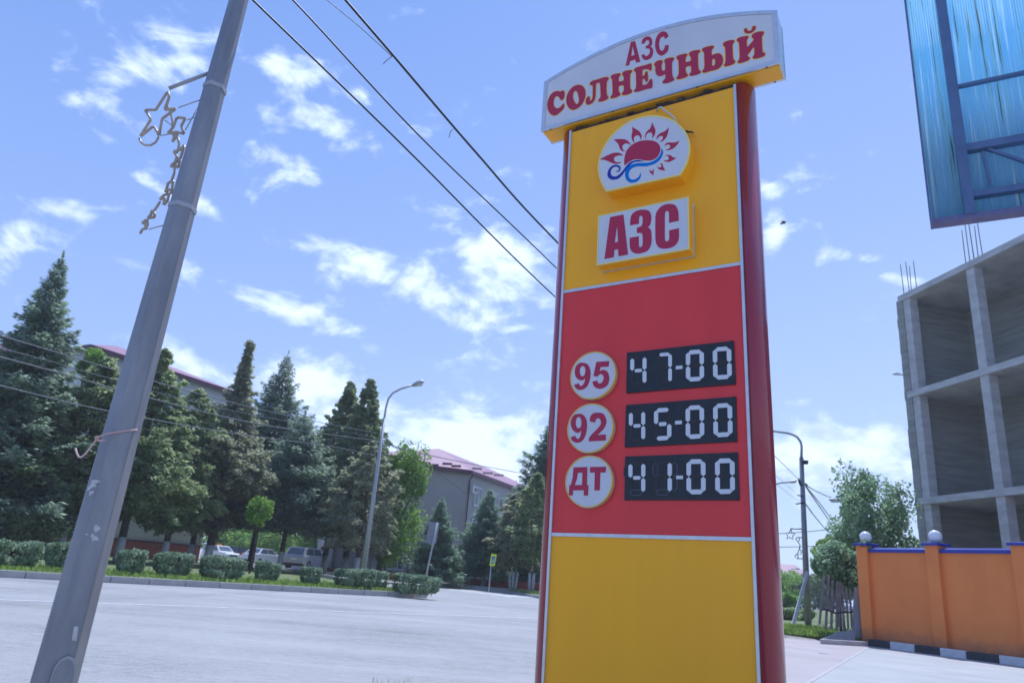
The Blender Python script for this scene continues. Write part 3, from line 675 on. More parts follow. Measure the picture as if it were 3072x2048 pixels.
# round emblem box
EW = .127
def lightbox(name, outl, w, parent, backrim=None, m=None):
    mb = MB(); mb.prism([offset(outl, -.003)], fr, .0, w-.012); bx_ = build(mb, name, m or M['box_yellow'], parent)
    mb = MB(); mb.prism([outl, offset(outl, -.010)], fr, w-.016, w); build(mb, 'rim', M['pale_yellow'], bx_)
    mb = MB(); mb.prism([offset(outl, -.0105)], fr, w-.01, w-.003); build(mb, 'white_face', M['white_face'], bx_)
    return bx_
emb = loop("1003,1265* 930,1130 893,960 905,830 950,690 1040,540 1150,420 1300,310 1450,245 1620,215 1780,225 1920,270 2040,360 2130,480 2165,620 2155,760 2110,900 2030,1038*", KE, EW)
eb = lightbox('emblem_box', emb, EW, sign)
EF = EW-.003
def decal(name, s, m, parent, crop=KE, w=EF, corner=False, hole=None):
    ls = [loop(s, crop, w, corner)]+([loop(hole, crop, w, corner)] if hole else [])
    mb = MB(); mb.prism(ls, fr, w, w+.0015); return build(mb, name, m, parent)
decal('sun_disc', "1257,870 1265,780 1300,690 1370,620 1470,572 1580,560 1670,570 1735,610 1758,670 1750,730 1710,795 1640,835 1560,840 1470,825 1400,825 1330,855 1265,910*", M['letter_red'], eb)
decal('wave', "1540,852* 1450,855 1390,865 1340,900 1290,960 1240,1030 1185,1085 1130,1103 1080,1102 1035,1070 1027,1010 1055,945 1110,905 1165,900 1200,920 1208,950 1195,985 1160,997 1142,985* 1175,978 1188,955 1170,932 1130,925 1090,950 1070,1000 1085,1045 1130,1060 1180,1040 1230,990 1280,925 1330,870 1390,843 1450,833", M['logo_navy'], eb)
decal('wave', "1772,668* 1795,710 1790,760 1750,830 1680,885 1600,910 1530,920 1440,920 1370,945 1330,990 1320,1050 1345,1095 1390,1103 1440,1080 1470,1045 1480,1005* 1490,1030 1480,1080 1440,1125 1380,1145 1320,1135 1278,1085 1270,1020 1290,950 1340,905 1420,878 1500,873 1600,868 1680,835 1740,780 1768,720", M['logo_blue'], eb)
for s in ("918,825* 1000,780 1090,740 1160,730 1215,745 1242,772* 1190,768 1135,785 1115,820 1130,850 1165,865 1220,857* 1190,880 1130,885 1060,860 990,832",
 "1112,550* 1190,543 1270,548 1330,590 1350,640* 1320,610 1270,605 1235,635 1235,670 1250,700 1285,712* 1230,708 1195,670 1175,610",
 "1362,372* 1410,400 1470,440 1500,500 1485,560* 1475,510 1440,490 1400,510 1392,550 1403,598* 1370,560 1358,500 1372,430",
 "1642,310* 1670,370 1690,420 1680,480 1640,538* 1648,480 1620,450 1580,465 1558,500 1555,545* 1545,500 1570,440 1620,390",
 "1875,382* 1865,450 1840,520 1790,570 1748,582* 1790,540 1790,505 1760,500 1725,525 1703,552* 1715,500 1760,460 1820,435",
 "2023,566* 1990,620 1940,670 1880,695 1825,695* 1875,675 1895,645 1880,620 1845,622 1810,645* 1840,600 1890,590 1960,590",
 "1982,803* 1930,835 1880,858 1830,855 1800,835* 1840,838 1870,825 1870,790 1850,772 1818,770* 1860,760 1900,768 1935,795",
 "1828,978* 1780,970 1735,960 1710,912* 1735,935 1765,930 1770,900 1745,880* 1785,885 1800,930",
 "1662,1043* 1630,1020 1608,990 1613,958* 1625,985 1645,985 1660,965 1655,945* 1668,965 1665,1000"):
    decal('sun_ray', s, M['letter_red'], eb)
# cable and bracket beside the emblem
cp = [loc(1600+x*.21683, 300+y*.21683, .05) for x, y in ((1670,105),(1720,88),(1770,100),(1840,165),(1900,210),(1960,275),(1990,330))]
mb = MB(); mb.tube([fr(p[0], p[1], w) for p, w in zip(cp, (.0, .03, .05, .05, .06, .07, .05))], .0065, 8); build(mb, 'lamp_cable', M['cablewhite'], eb)
cp = [loc(1600+x*.21683, 300+y*.21683, .03) for x, y in ((2110,432),(2150,447),(2175,440),(2215,455))]
mb = MB(); mb.tube([fr(p[0], p[1], .03) for p in cp], [.009, .007, .007, .004], 6); build(mb, 'bracket', M['dark'], eb)
# square lettered box
AW = .126
q = [np.array(loc(1760+x*.178571, 560+y*.178571, AW)) for x, y in ((160,1310), (1715,1060), (1715,180), (200,470))]
ul, ur = (q[0][0]+q[3][0])/2, (q[1][0]+q[2][0])/2; vb, vt = (q[0][1]+q[1][1])/2, (q[2][1]+q[3][1])/2
ab = lightbox('lettered_box', rect(ul, ur, vb, vt), AW, sign)
mb = MB(); mb.prism([rect(ul-.004, ur+.004, vb-.004, vt+.004), rect(ul+.01, ur-.01, vb+.01, vt-.01)], fr, .001, .016); build(mb, 'back_rim', M['silver'], ab)
AF = AW-.003
letter('letter', K3, [("300,1216 395,515 620,470 695,1140 538,1170 528,1050 468,1062 456,1185", True), ("473,940 530,928 512,650", True)], AF, M['letter_red'], ab)
letter('letter', K3, [("730,652* 735,560 755,480 810,425 900,392 980,390 1040,405 1075,450 1087,520 1080,600 1060,650 1028,683* 1070,715 1088,770 1093,860 1088,950 1060,1030 1010,1085 930,1115 850,1127 780,1105 740,1060 725,980 725,862* 878,835* 878,980 890,1015 920,1012 940,980 942,850 930,790 890,778 845,782* 845,690* 900,675 935,640 942,560 935,505 912,490 888,505 880,560 880,625*", False)], AF, M['letter_red'], ab)
letter('letter', K3, [("1548,575* 1385,608* 1385,460 1375,420 1350,410 1325,425 1315,470 1315,870 1325,910 1350,922 1378,905 1388,860 1388,735* 1552,700* 1550,860 1530,930 1480,990 1400,1030 1310,1043 1230,1030 1180,980 1158,900 1155,800 1155,550 1165,460 1200,390 1260,330 1340,297 1420,293 1480,310 1520,360 1542,440", False)], AF, M['letter_red'], ab)
# grade discs
DW = .036
GL = [((269, 291), (62, 475, 70, 513), [("103,378* 143,368* 158,392 182,380 197,350 202,315* 180,338 145,335 115,305 107,262 115,215 145,183 180,178 220,190 245,230 251,285 240,350 215,400 175,425 135,425 108,400", 0), ("152,255 160,220 180,208 198,220 204,255 195,290 175,303 158,288", 0)],
       [("305,170* 424,162* 418,212* 343,218* 335,255* 370,243 405,258 422,300 422,345 405,385 365,412 320,415 285,395 268,352* 310,342* 325,365 350,365 370,335 370,300 350,282 330,287 315,305* 278,300*", 0)], 'disc reading 95'),
      ((244, 776), (33, 455, 548, 1005), [("70,862* 110,850* 125,875 145,875 160,845 167,795* 145,820 115,818 85,790 70,745 75,700 100,660 140,648 180,655 210,695 219,755 210,825 185,885 145,912 105,910 80,890", 0), ("115,730 122,692 140,676 160,690 168,730 160,768 142,780 122,768", 0)],
       [("245,718* 250,675 275,645 320,637 365,645 390,680 398,725 380,775 345,815 313,842* 393,838* 392,893* 235,902* 240,870 265,835 310,790 345,745 343,705 322,688 300,700 293,728*", 0)], 'disc reading 92'),
      ((231, 1268), (13, 448, 1027, 1510), [("57,1303 70,1303 88,1230 95,1140 222,1137 218,1303 232,1303 228,1400 190,1400 190,1352 90,1352 88,1398 52,1398", 1), ("135,1190 177,1190 173,1303 105,1303 125,1250", 1)],
       [("247,1137 395,1135 390,1187 342,1188 336,1352 287,1352 291,1188 247,1188", 1)], 'disc with the two Cyrillic letters for diesel')]
for c, ext, A_, B_, lb in GL:
    L = lambda x, y: np.array(loc(1690+x*.325497, 1030+y*.325497, DW))
    ru = (L(ext[1], c[1])-L(ext[0], c[1]))[0]/2; rv = (L(c[0], ext[2])-L(c[0], ext[3]))[1]/2
    r_ = (ru+rv)/2; cc = L(*c)
    ol = circ(cc, r_, 56)
    mb = MB(); mb.prism([circ(cc, r_+.002, 56)], fr, .001, .010); dk = build(mb, 'grade_disc', M['silver'], sign); dk['label'] = lb
    mb = MB(); mb.prism([circ(cc, r_-.004, 56)], fr, .010, DW-.012); build(mb, 'disc_side', M['box_yellow'], dk)
    mb = MB(); mb.prism([ol, circ(cc, r_-.0055, 56)], fr, DW-.013, DW); build(mb, 'rim', M['letter_yellow'], dk)
    mb = MB(); mb.prism([circ(cc, r_-.006, 56)], fr, DW-.012, DW-.004); build(mb, 'white_face', M['white_face'], dk)
    letter('letter', K4, [(s, bool(k)) for s, k in A_], DW-.004, M['letter_red'], dk)
    letter('letter', K4, [(s, bool(k)) for s, k in B_], DW-.004, M['letter_red'], dk)
# price boards
def L5(x, y, w): return np.array(loc(1860+x*.165845, 1010+y*.165845, w))
def L6(x, y, w): return np.array(loc(1860+x*.216882, 1180+y*.216882, w))
TW = .012
SEG = {'0': 'abcdef', '4': 'bcfg', '7': 'abc', '5': 'acdfg', '1': 'bc'}
def digit(ch, TL, TR, BR, BL, parent, ghost=True):
    tl, tr, br, bl = TL, TR, BR, BL
    Wd = np.linalg.norm(tr-tl); Hd = np.linalg.norm(tl-bl); t_ = Wd*.24; g_ = Wd*.012
    def P(x, y):                                  # x 0..W right, y 0..H down
        a = x/Wd; b = y/Hd; return (tl*(1-a)+tr*a)*(1-b)+(bl*(1-a)+br*a)*b
    def hor(y0): c = y0+t_/2; return [P(.14*Wd+g_, c), P(.14*Wd+t_*.45+g_, y0), P(Wd*.86-t_*.45-g_, y0), P(Wd*.86-g_, c), P(Wd*.80-t_*.4-g_, y0+t_), P(.20*Wd+t_*.4+g_, y0+t_)]
    def top(y0, s):                               # end bars: outer edge straight, bevelled
        o_, i_ = (y0, y0+t_) if s > 0 else (y0+t_, y0)
        cy_ = y0+t_*(.5)
        return [P(.14*Wd, cy_), P(.14*Wd+t_*.5, o_), P(Wd*.86-t_*.5, o_), P(.86*Wd, cy_), P(Wd-t_-g_, i_), P(t_+g_, i_)]
    def ver(x0, y0, y1, sgn):
        xo, xi = (x0, x0+t_) if sgn < 0 else (x0+t_, x0); cx_ = x0+t_/2
        return [P(cx_, y0), P(x0+t_, y0+t_*.45), P(x0+t_, y1-t_*.45), P(cx_, y1), P(x0, y1-t_*.45), P(x0, y0+t_*.45)]
    h2 = Hd/2
    segs = {'a': top(0, 1), 'd': top(Hd-t_, -1), 'g': hor(h2-t_/2), 'f': ver(0, t_*.52, h2-g_, -1), 'b': ver(Wd-t_, t_*.52, h2-g_, 1), 'e': ver(0, h2+g_, Hd-t_*.52, -1), 'c': ver(Wd-t_, h2+g_, Hd-t_*.52, 1)}
    if ch in '4': segs['g'] = [P(t_+g_*2, h2), P(t_*1.35, h2-t_*.42), P(Wd-t_*1.35, h2-t_*.42), P(Wd-t_-g_*2, h2), P(Wd-t_*1.35, h2+t_*.42), P(t_*1.35, h2+t_*.42)]
    if ch in '5': segs['g'] = [P(t_+g_*2, h2), P(t_*1.35, h2-t_*.45), P(Wd-t_*1.35, h2-t_*.45), P(Wd-t_-g_*2, h2), P(Wd-t_*1.35, h2+t_*.45), P(t_*1.35, h2+t_*.45)]
    on = MB()
    for k, l in segs.items():
        if k in SEG[ch]: on.prism([l], fr, TW, TW+.003)
        else: off = MB(); off.prism([l], fr, TW, TW+.002); build(off, 'covered_segment', M['ghost'], parent)
    build(on, 'digit', M['segment'], parent)
def board(LF, quad, digs, dash, lb):
    q_ = [LF(x, y, TW) for x, y in quad]
    mb = MB(); mb.prism([q_], fr, .001, TW); bd = build(mb, 'price_board', M['display'], sign); bd['label'] = lb
    for p in q_: c = p*.965+sum(q_)/4*.035; mb = MB(); mb.prism([circ(c, .007, 10)], fr, TW, TW+.003); build(mb, 'bolt', M['dark'], bd)
    for ch, b in digs: digit(ch, *[LF(x, y, TW) for x, y in b], bd)
    mb = MB(); mb.prism([[LF(x, y, TW) for x, y in dash]], fr, TW, TW+.003); build(mb, 'dash', M['segment'], bd)
board(L5, ((125,288),(2055,70),(2090,855),(112,1018)), [('4', ((188,358),(482,330),(480,872),(188,892))), ('7', ((672,300),(940,278),(940,838),(672,858))), ('0', ((1193,252),(1518,226),(1523,792),(1195,816))), ('0', ((1678,198),(2010,170),(2027,757),(1688,780)))], ((1012,530),(1130,520),(1132,578),(1012,590)), 'top board reading 47-00')
board(L6, ((82,160),(1602,42),(1618,663),(65,742)), [('4', ((125,238),(350,222),(350,662),(125,674))), ('5', ((472,208),(712,192),(712,640),(472,655))), ('0', ((908,172),(1162,158),(1168,618),(912,632))), ('0', ((1288,145),(1550,128),(1560,592),(1295,608)))], ((763,380),(857,373),(857,422),(763,427)), 'middle board reading 45-00')
board(L6, ((70,870),(1628,812),(1650,1472),(60,1470)), [('4', ((118,945),(353,938),(350,1390),(118,1394))), ('1', ((480,930),(718,925),(718,1385),(480,1388))), ('0', ((920,912),(1182,905),(1188,1390),(922,1393))), ('0', ((1315,902),(1585,893),(1592,1385),(1320,1389)))], ((780,1135),(872,1135),(872,1182),(780,1182)), 'bottom board reading 41-00')

bd3 = [o for o in sign.children if o.name.startswith('price_board')][-1]
for P_ in (((455,1000),(490,960),(530,1000),(530,1118),(490,1160),(457,1118)), ((722,985),(755,952),(792,985),(792,1112),(755,1150),(724,1112)), ((722,1190),(755,1156),(792,1190),(792,1312),(755,1352),(722,1312)),
           ((135,1370),(175,1332),(290,1330),(318,1365),(285,1408),(172,1408)), ((497,1362),(525,1328),(660,1325),(685,1362),(650,1405),(528,1405))):
    l = [L6(x, y, TW) for x, y in P_]
    mb = MB(); mb.prism([l, offset(l, -.0016)], fr, TW, TW+.0025); build(mb, 'segment_edge', M['signgrey'], bd3)
mb = MB(); mb.prism([[L6(x, y, TW) for x, y in ((72,1002),(72,1150),(55,1145),(48,1130),(50,1015))]], fr, .002, TW-.002); build(mb, 'board_tab', M['display'], bd3)
#@@ENDSIGN@@
#@@R0
def seg_z(b, px, py): return HZ(b, py)
# ------------------------------------------------------------------ near lamp pole
PB = np.array([-1.623, 3.0, 0.0]); PT = np.array([-1.623+.0215*8.6, 3.0, 8.6]); PD = (PT-PB)/8.6
def prad(z): return .086-.0106*z if z < 5 else .033-.001*(z-5)
tocam = np.array([1.62, -3.0, 0]); tocam /= np.linalg.norm(tocam); a0 = math.atan2(tocam[1], tocam[0])+math.radians(3)
nf = np.array([math.cos(a0), math.sin(a0), 0.0]); tf = np.array([-nf[1], nf[0], 0.0])
pole = empty('lamp_pole', PB, 'large faceted galvanized steel lamp pole in the left foreground', 'lamp pole')
zs = [-.1, 0, .5, 1.2, 2, 3, 4, 5, 8.6]
mb = MB(); mb.tube([PB+PD*z for z in zs], [prad(max(0, z)) for z in zs], 6, phase=math.pi/6, ref=nf, smooth=False); po = build(mb, 'shaft', M['galv'], pole)
bv = po.modifiers.new('bevel', 'BEVEL'); bv.width = .007; bv.segments = 3; bv.limit_method = 'ANGLE'; bv.angle_limit = math.radians(30)
def onp(px, py, off=.002):
    z = 1.0
    for _ in range(8):
        c = PB+PD*z+nf*(prad(z)*math.cos(math.pi/6)+off); d = ray(px, py); t_ = ((c-CP)@nf)/(d@nf); P = CP+d*t_; z = P[2]
    return P
def ppatch(name, pxs, m, label=None, off=.0025, parent=pole):
    P = [onp(x, y, off) for x, y in pxs]
    c = P[0]; lo = [np.array([(p-c)@tf, (p-c)[2]]) for p in P]
    f_ = lambda u, v, w: c+tf*u+np.array([0, 0, v])+nf*w+PD*0
    # follow the face: recompute offset per point
    def f2(u, v, w):
        p = c+tf*u+np.array([0, 0, v]); z = p[2]; q = PB+PD*z+nf*(prad(z)*math.cos(math.pi/6)+off+w); return p+nf*((q-p)@nf)
    mb = MB(); mb.prism([lo], f2, -.002, 0); o = build(mb, name, m, parent)
    if label: o['label'] = label
    return o
Z2 = lambda x, y: (x*.38265, 1300+y*.38265)
ppatch('torn_paper', [Z2(*p) for p in ((720,362),(760,360),(795,375),(765,385),(740,400),(762,412),(730,418),(700,440),(682,450),(690,420),(712,395))], M['paper'])
ppatch('torn_paper', [Z2(*p) for p in ((700,455),(738,448),(730,468),(715,470),(705,495),(698,478))], M['paper'])
ppatch('torn_paper', [Z2(*p) for p in ((750,708),(792,740),(765,765),(748,775),(733,755),(738,725))], M['paper'])
ppatch('torn_paper', [Z2(*p) for p in ((715,785),(735,780),(738,800),(760,805),(772,820),(775,838),(720,836),(722,820),(708,805))], M['paper'])
ppatch('torn_paper', [Z2(*p) for p in ((665,780),(690,785),(688,797),(668,792))], M['paper'])
ppatch('paper_notice', [Z2(*p) for p in ((580,1508),(616,1512),(600,1625),(562,1618))], M['paper'], 'small brown paper notice')
HPX = [(142,2090),(150,2040),(163,2000),(182,1976),(205,1966),(222,1974),(230,1996),(226,2030),(212,2090)]
hp = [(x, y) for x, y in HPX]
ha = ppatch('hatch_rim', hp, M['galv2'], off=.012)
c_ = (188, 2040)
ppatch('hatch_door', [(c_[0]+(x-c_[0])*.84, c_[1]+(y-c_[1])*.86) for x, y in hp], M['galv'], off=.0155, parent=pole)
for py in (247, 610):
    z = HZ([-1.56, 3.0-.05], py)
    mb = MB(); mb.tube([PB+PD*(z-.011), PB+PD*(z+.011)], prad(z)+.003, 6, phase=math.pi/6, ref=nf, smooth=False); build(mb, 'clamp_band', M['galv2'], pole)
# pink wire
wp = [(406,1288),(380,1291),(350,1296),(318,1301),(300,1308),(293,1313)]
mb = MB(); pts = [onp(x, y, .006) for x, y in wp]; pts = [pts[0]-nf*.08+tf*.012]+[pts[0]+tf*.006]+pts[1:]
mb.tube(pts, .0035, 8)
kn_ = onp(293, 1313, .006)
mb.tube([kn_+tf*.006, kn_+nf*.01+np.array([0,0,.006]), kn_-tf*.008, kn_-nf*.008-np.array([0,0,.006]), kn_+tf*.01-np.array([0,0,.01]), kn_+tf*.03-np.array([0,0,.004])], .004, 8)
tl = [kn_]+[AT(x, y, 2.93) for x, y in ((278,1333),(265,1350),(253,1364),(243,1371),(236,1370),(231,1361),(226,1344))]
mb.tube(tl, .0035, 8)
w_ = build(mb, 'tied_wire', M['wire_pink'], org=kn_); tag(w_, 'pinkish insulated wire knotted round the pole with a hooked free end', 'wire')
# star decoration
ZD = lambda x, y, yy=3.02: AT(350+x*.47847, y*.47847, yy)
deco = empty('star_decoration', ZD(330, 800), 'large unlit street decoration of bent tube stars hanging left of the foreground pole', 'star decoration', 'star decorations on lamp poles')
def dt(name, pts, r=.0065, yy=3.02, m='tubebrown', closed=False, parent=deco):
    P = [ZD(x, y, yy) for x, y in pts]
    if closed: P = P+[P[0]]
    # densify with slight rounding
    Q = []
    for i in range(len(P)-1):
        Q += [P[i]*.94+P[i+1]*.06, P[i]*.5+P[i+1]*.5, P[i]*.06+P[i+1]*.94]
    mb = MB(); mb.tube(Q, r, 8); return build(mb, name, M[m], parent)
dt('large_star', [(320,575),(245,690),(178,690),(215,750),(145,860),(232,790),(266,850),(285,745),(375,680),(300,690),(330,610)], closed=True)
dt('hoop', [(140,868),(152,893),(175,910),(212,912),(245,893),(268,852)], .005)
dt('ribbon_tube', [(328,600),(318,660),(340,715),(350,760),(350,800),(332,832)], .0055)
dt('small_star', [(378,738),(432,740),(405,790),(422,840),(375,828),(320,838),(355,798)], closed=True)
dt('small_star', [(385,840),(350,890),(362,850),(330,830),(372,838)], .006, closed=True)
dt('connecting_tube', [(383,862),(392,905),(385,940),(365,975)], .006)
dt('small_star', [(425,910),(398,940),(358,950),(378,985),(365,1020),(400,990),(410,960)], closed=True)
dt('small_star', [(385,1010),(350,1030),(340,1048),(370,1035),(385,1052),(400,1000)], closed=True)
dt('connecting_tube', [(365,1048),(360,1090),(345,1130)], .006)
dt('small_star', [(355,1130),(322,1150),(315,1180),(305,1205),(335,1185),(345,1215),(350,1160)], closed=True)
dt('small_star', [(330,1210),(295,1225),(270,1252),(300,1240),(295,1285),(318,1258)], closed=True)
dt('connecting_tube', [(275,1262),(250,1300),(228,1330)], .006)
dt('small_star', [(222,1318),(215,1345),(195,1368),(235,1362),(240,1345)], closed=True)
dt('small_star', [(190,1375),(160,1398),(182,1405),(180,1440),(195,1405)], closed=True)
dt('connecting_tube', [(178,1430),(160,1440),(146,1466)], .006)
dt('hanger_arm', [(310,562),(610,447)], .009, 3.0, 'galv2')
for a_ in (((375,680),(550,618)), ((436,755),(520,728)), ((425,826),(510,675)), ((270,852),(326,842)), ((192,1440),(330,1403)), ((300,752),(350,790))): dt('stay_rod', a_, .0028, 3.0, 'galv2')

# ------------------------------------------------------------------ wires
def wire(P, r, label, m='cable', name='overhead_cable', grp='overhead cables', sub=10):
    """P: [(px,py,depth)...] -> smooth cable through those real points"""
    T = [AT(x, y, d) for x, y, d in P]; n = len(T); Q = []
    for i in range(n-1):
        p0, p1, p2, p3 = T[max(0, i-1)], T[i], T[i+1], T[min(n-1, i+2)]
        for j in range(sub):
            t_ = j/sub; Q.append(.5*((2*p1)+(-p0+p2)*t_+(2*p0-5*p1+4*p2-p3)*t_**2+(-p0+3*p1-3*p2+p3)*t_**3))
    Q.append(T[-1]); mb = MB(); mb.tube(Q, r, 6); return tag(build(mb, name, M[m], org=T[0]), label, 'cable', grp)
def idep(d0, d1, s): return 1/((1-s)/d0+s/d1)
def wpath(pts, d0, d1):
    x0, x1 = pts[0][0], pts[-1][0]; return [(x, y, idep(d0, d1, (x-x0)/(x1-x0))) for x, y in pts]
wire(wpath([(700,-62),(758,0),(1210,438),(1663,888),(2050,1235),(2400,1506)], 3.0, 31.5), .006, 'lowest of the three dark cables running from the top left to the sign')
wire(wpath([(760,-95),(878,0),(1270,420),(1665,800),(2060,1190),(2398,1487)], 3.4, 31.5), .006, 'middle of the three dark cables running down to the sign')
wire(wpath([(960,-90),(1036,0),(1182,170),(1430,460),(1672,727),(2060,1110),(2397,1438)], 5.0, 31.5), .012, 'thick upper cable of the three crossing the sky behind the sign')
wire(wpath([(930,-40),(980,0),(1080,82),(1176,170)], 5.0, 6.4), .004, 'thin loose wire hanging beside the thick upper cable')
wire(wpath([(1150,192),(1160,182),(1176,170)], 6.3, 6.4), .004, 'short bent wire end hanging from the thick upper cable')
wire(wpath([(1347,413),(1353,393),(1365,385)], 7.3, 7.4), .004, 'tiny wire tail under the thick upper cable halfway to the sign')
wire(wpath([(-150,962),(0,1006),(360,1113),(609,1184),(868,1247),(1132,1300)], 9, 31), 0.0097, 'topmost grey cable strung between the trees and the far street lamp', 'cablegrey')
wire(wpath([(-150,1005),(0,1043),(164,1087),(321,1132),(700,1232),(1134,1312)], 10, 31), 0.0060, 'thin grey cable second from top in front of the trees', 'cablegrey')
wire(wpath([(-150,1030),(0,1070),(208,1126),(431,1189),(808,1277),(1138,1322)], 9.5, 31), 0.0120, 'thick grey cable third from top in front of the trees', 'cablegrey')
wire(wpath([(-150,1122),(0,1156),(324,1232),(700,1299),(1002,1340),(1135,1368)], 9, 31), 0.0097, 'lowest grey cable crossing behind the foreground pole', 'cablegrey')
wire([(1142,1318,31),(1221,1349,34),(1420,1392,44),(1634,1430,60),(1760,1446,72)], .02, 'dark cable from the far street lamp across the hipped plum roof to the sign')
wire([(1142,1326,31),(1221,1355,36),(1310,1415,48),(1402,1482,64.5)], .02, 'dark cable sagging from the far street lamp to the grey building corner')
wire([(1140,1300,31),(1165,1318,31),(1180,1340,31.2),(1215,1350,33)], .012, 'short looping wire beside the far street lamp')

# ------------------------------------------------------------------ street lamps
def lamp(b, arm, head, r0, r1, label, m='galv2', name='street_lamp', grp='street lamps', hs=1.0):
    L = empty(name, b, label, 'street lamp', grp)
    mb = MB(); mb.tube([b-[0, 0, .1], b*.5+arm[0]*.5, arm[0]], [r0, (r0+r1)/2, r1], 10); build(mb, 'post', M[m], L)
    mb = MB(); mb.tube(arm, [r1*.75]*len(arm), 8); build(mb, 'arm', M[m], L)
    a, c = np.asarray(head[0]), np.asarray(head[1]); d = (c-a); l = np.linalg.norm(d); d /= l; s = np.cross(d, [0, 0, 1.0]); s /= np.linalg.norm(s)
    mb = MB()
    prof = [(0, .02, .02), (.15, .07, .045), (.45, .12, .07), (.8, .12, .065), (1, .04, .02)]
    vs = []
    for q, w_, h_ in prof:
        for k in range(10): an = 2*math.pi*k/10; vs.append(a+d*l*q+s*math.cos(an)*w_*hs+np.array([0, 0, 1.0])*math.sin(an)*h_*hs)
    mb.add(vs, [(i*10+k, i*10+(k+1) % 10, (i+1)*10+(k+1) % 10, (i+1)*10+k) for i in range(4) for k in range(10)], True)
    hd = build(mb, 'lamp_head', M['galv2'], L)
    mb = MB(); mb.sphere(a+d*l*.62-np.array([0, 0, .04*hs]), .09*hs, 10, 6, (1.2, 1, .5)); build(mb, 'lamp_glass', M['headlens'], hd)
    return L
D = 31.0; lb = BY(1084, D, .17)
lamp(lb, [AT(x, y, D) for x, y in ((1153,1253),(1158,1222),(1165,1196),(1178,1179),(1200,1167),(1240,1154))], (AT(1234,1156,D), AT(1272,1144,D)), .115, .06, 'tall grey street lamp with curved arm standing behind the hedges', hs=1.7)
# right utility pole
UB = G(2425, 1878, .09); UD = UB[1]
up = empty('utility_pole', UB, 'slim dark utility pole with a curved lamp arm right of the sign', 'utility pole')
ut = AT(2404, 1372, UD)
mb = MB(); mb.tube([UB-[0, 0, .1], UB*.5+ut*.5, ut], [.13, .105, .085], 10); build(mb, 'post', M['galv'], up)
mb = MB(); mb.tube([AT(x, y, UD) for x, y in ((2404,1375),(2405,1340),(2402,1325),(2392,1311),(2378,1303),(2360,1298),(2300,1290),(2260,1286))], [.06, .05, .05, .05, .045, .045, .04, .04], 8); build(mb, 'arm', M['galv2'], up)
mb = MB(); mb.obox(AT(2268, 1290, UD), (.35, 0, .02), (0, .12, 0), (0, 0, .07)); build(mb, 'lamp_head', M['galv2'], up)
mb = MB(); mb.obox(AT(2415, 1386, UD-.1), (.10, 0, 0), (0, .08, 0), (0.01, 0, .07)); build(mb, 'floodlight', M['dark'], up)
mb = MB(); mb.tube([AT(2396,1435,UD-.1), AT(2400,1450,UD-.2), AT(2404,1455,UD-.1)], .05, 6); mb.tube([AT(2396,1440,UD), AT(2422,1455,UD)], .04, 6); build(mb, 'cable_bracket', M['dark'], up)
mb = MB(); mb.tube([AT(2393,1485,UD-.1), AT(2408,1487,UD-.1)], .025, 6); build(mb, 'insulator_arm', M['dark'], up)
mb = MB(); mb.tube([AT(2388,1511,UD-.1), AT(2412,1507,UD-.1)], .025, 6); build(mb, 'insulator_arm', M['dark'], up)
# its star decoration
Z5 = lambda x, y: AT(2300+x*.3509, 1400+y*.3508, UD)
d2 = empty('star_decoration', Z5(230, 600), 'small distant star decoration hanging on the utility pole right of the sign', 'star decoration', 'star decorations on lamp poles')
def ds(name, pts, closed=False, r=.018, m='cone'):
    P = [Z5(*p) for p in pts]; P = P+[P[0]] if closed else P
    mb = MB(); mb.tube(P, r, 5); return build(mb, name, M[m], d2)
ds('hanger_arm', [(205,527),(312,530)], r=.03, m='galv2')
ds('large_star', [(208,530),(190,565),(160,565),(180,585),(172,615),(195,600),(225,618),(222,590),(245,570),(215,565)], True)
ds('small_star', [(262,600),(248,615),(268,640),(280,630),(278,605)], True)
ds('connecting_tube', [(268,640),(285,665),(280,700)])
ds('small_star', [(280,700),(265,735),(290,745),(300,722)], True)
ds('small_star', [(262,740),(240,765),(262,785),(270,760)], True)
ds('stay_rod', [(262,782),(318,786)]); ds('stay_rod', [(270,603),(314,603)])
def far(P, r, label): return wire(P, r, label, 'cablegrey')
for k, (P, lb_) in enumerate([([(2415,1453,32),(2460,1478,42),(2510,1496,60),(2600,1515,90)], 'thin cable running right from the utility pole just above the far lamp arm'),
    ([(2418,1458,32),(2460,1510,44),(2505,1570,62),(2560,1640,90)], 'steepest thin cable falling right from the utility pole'),
    ([(2418,1460,32),(2470,1535,44),(2515,1600,62),(2560,1650,90)], 'doubled thin cable falling right behind the leafy tree'),
    ([(2415,1508,32),(2450,1555,44),(2490,1600,60),(2540,1645,90)], 'lowest thin cable falling right from the utility pole'),
    ([(2250,1603,50),(2347,1599,50),(2430,1593,50),(2520,1583,50),(2620,1570,50)], 'upper of two level cables right of the sign'),
    ([(2250,1643,55),(2347,1640,55),(2430,1638,55),(2520,1631,55),(2620,1620,55)], 'lower of two level cables right of the sign')]):
    far(P, .03 if k < 4 else .025, lb_)
# timber prop leaning on the pole
mb = MB(); p0, p1 = G(2378, 1878, .09), AT(2422, 1715, UD-.2); dd = p1-p0; dd /= np.linalg.norm(dd); s = np.cross(dd, [0, 1, 0]); s /= np.linalg.norm(s)
mb.obox((p0+p1)/2, s*.055, np.cross(dd, s)*.03, (p1-p0)/2); tag(build(mb, 'leaning_plank', M['kwhite'], org=p0), 'pale plank leaning against the utility pole foot', 'plank')
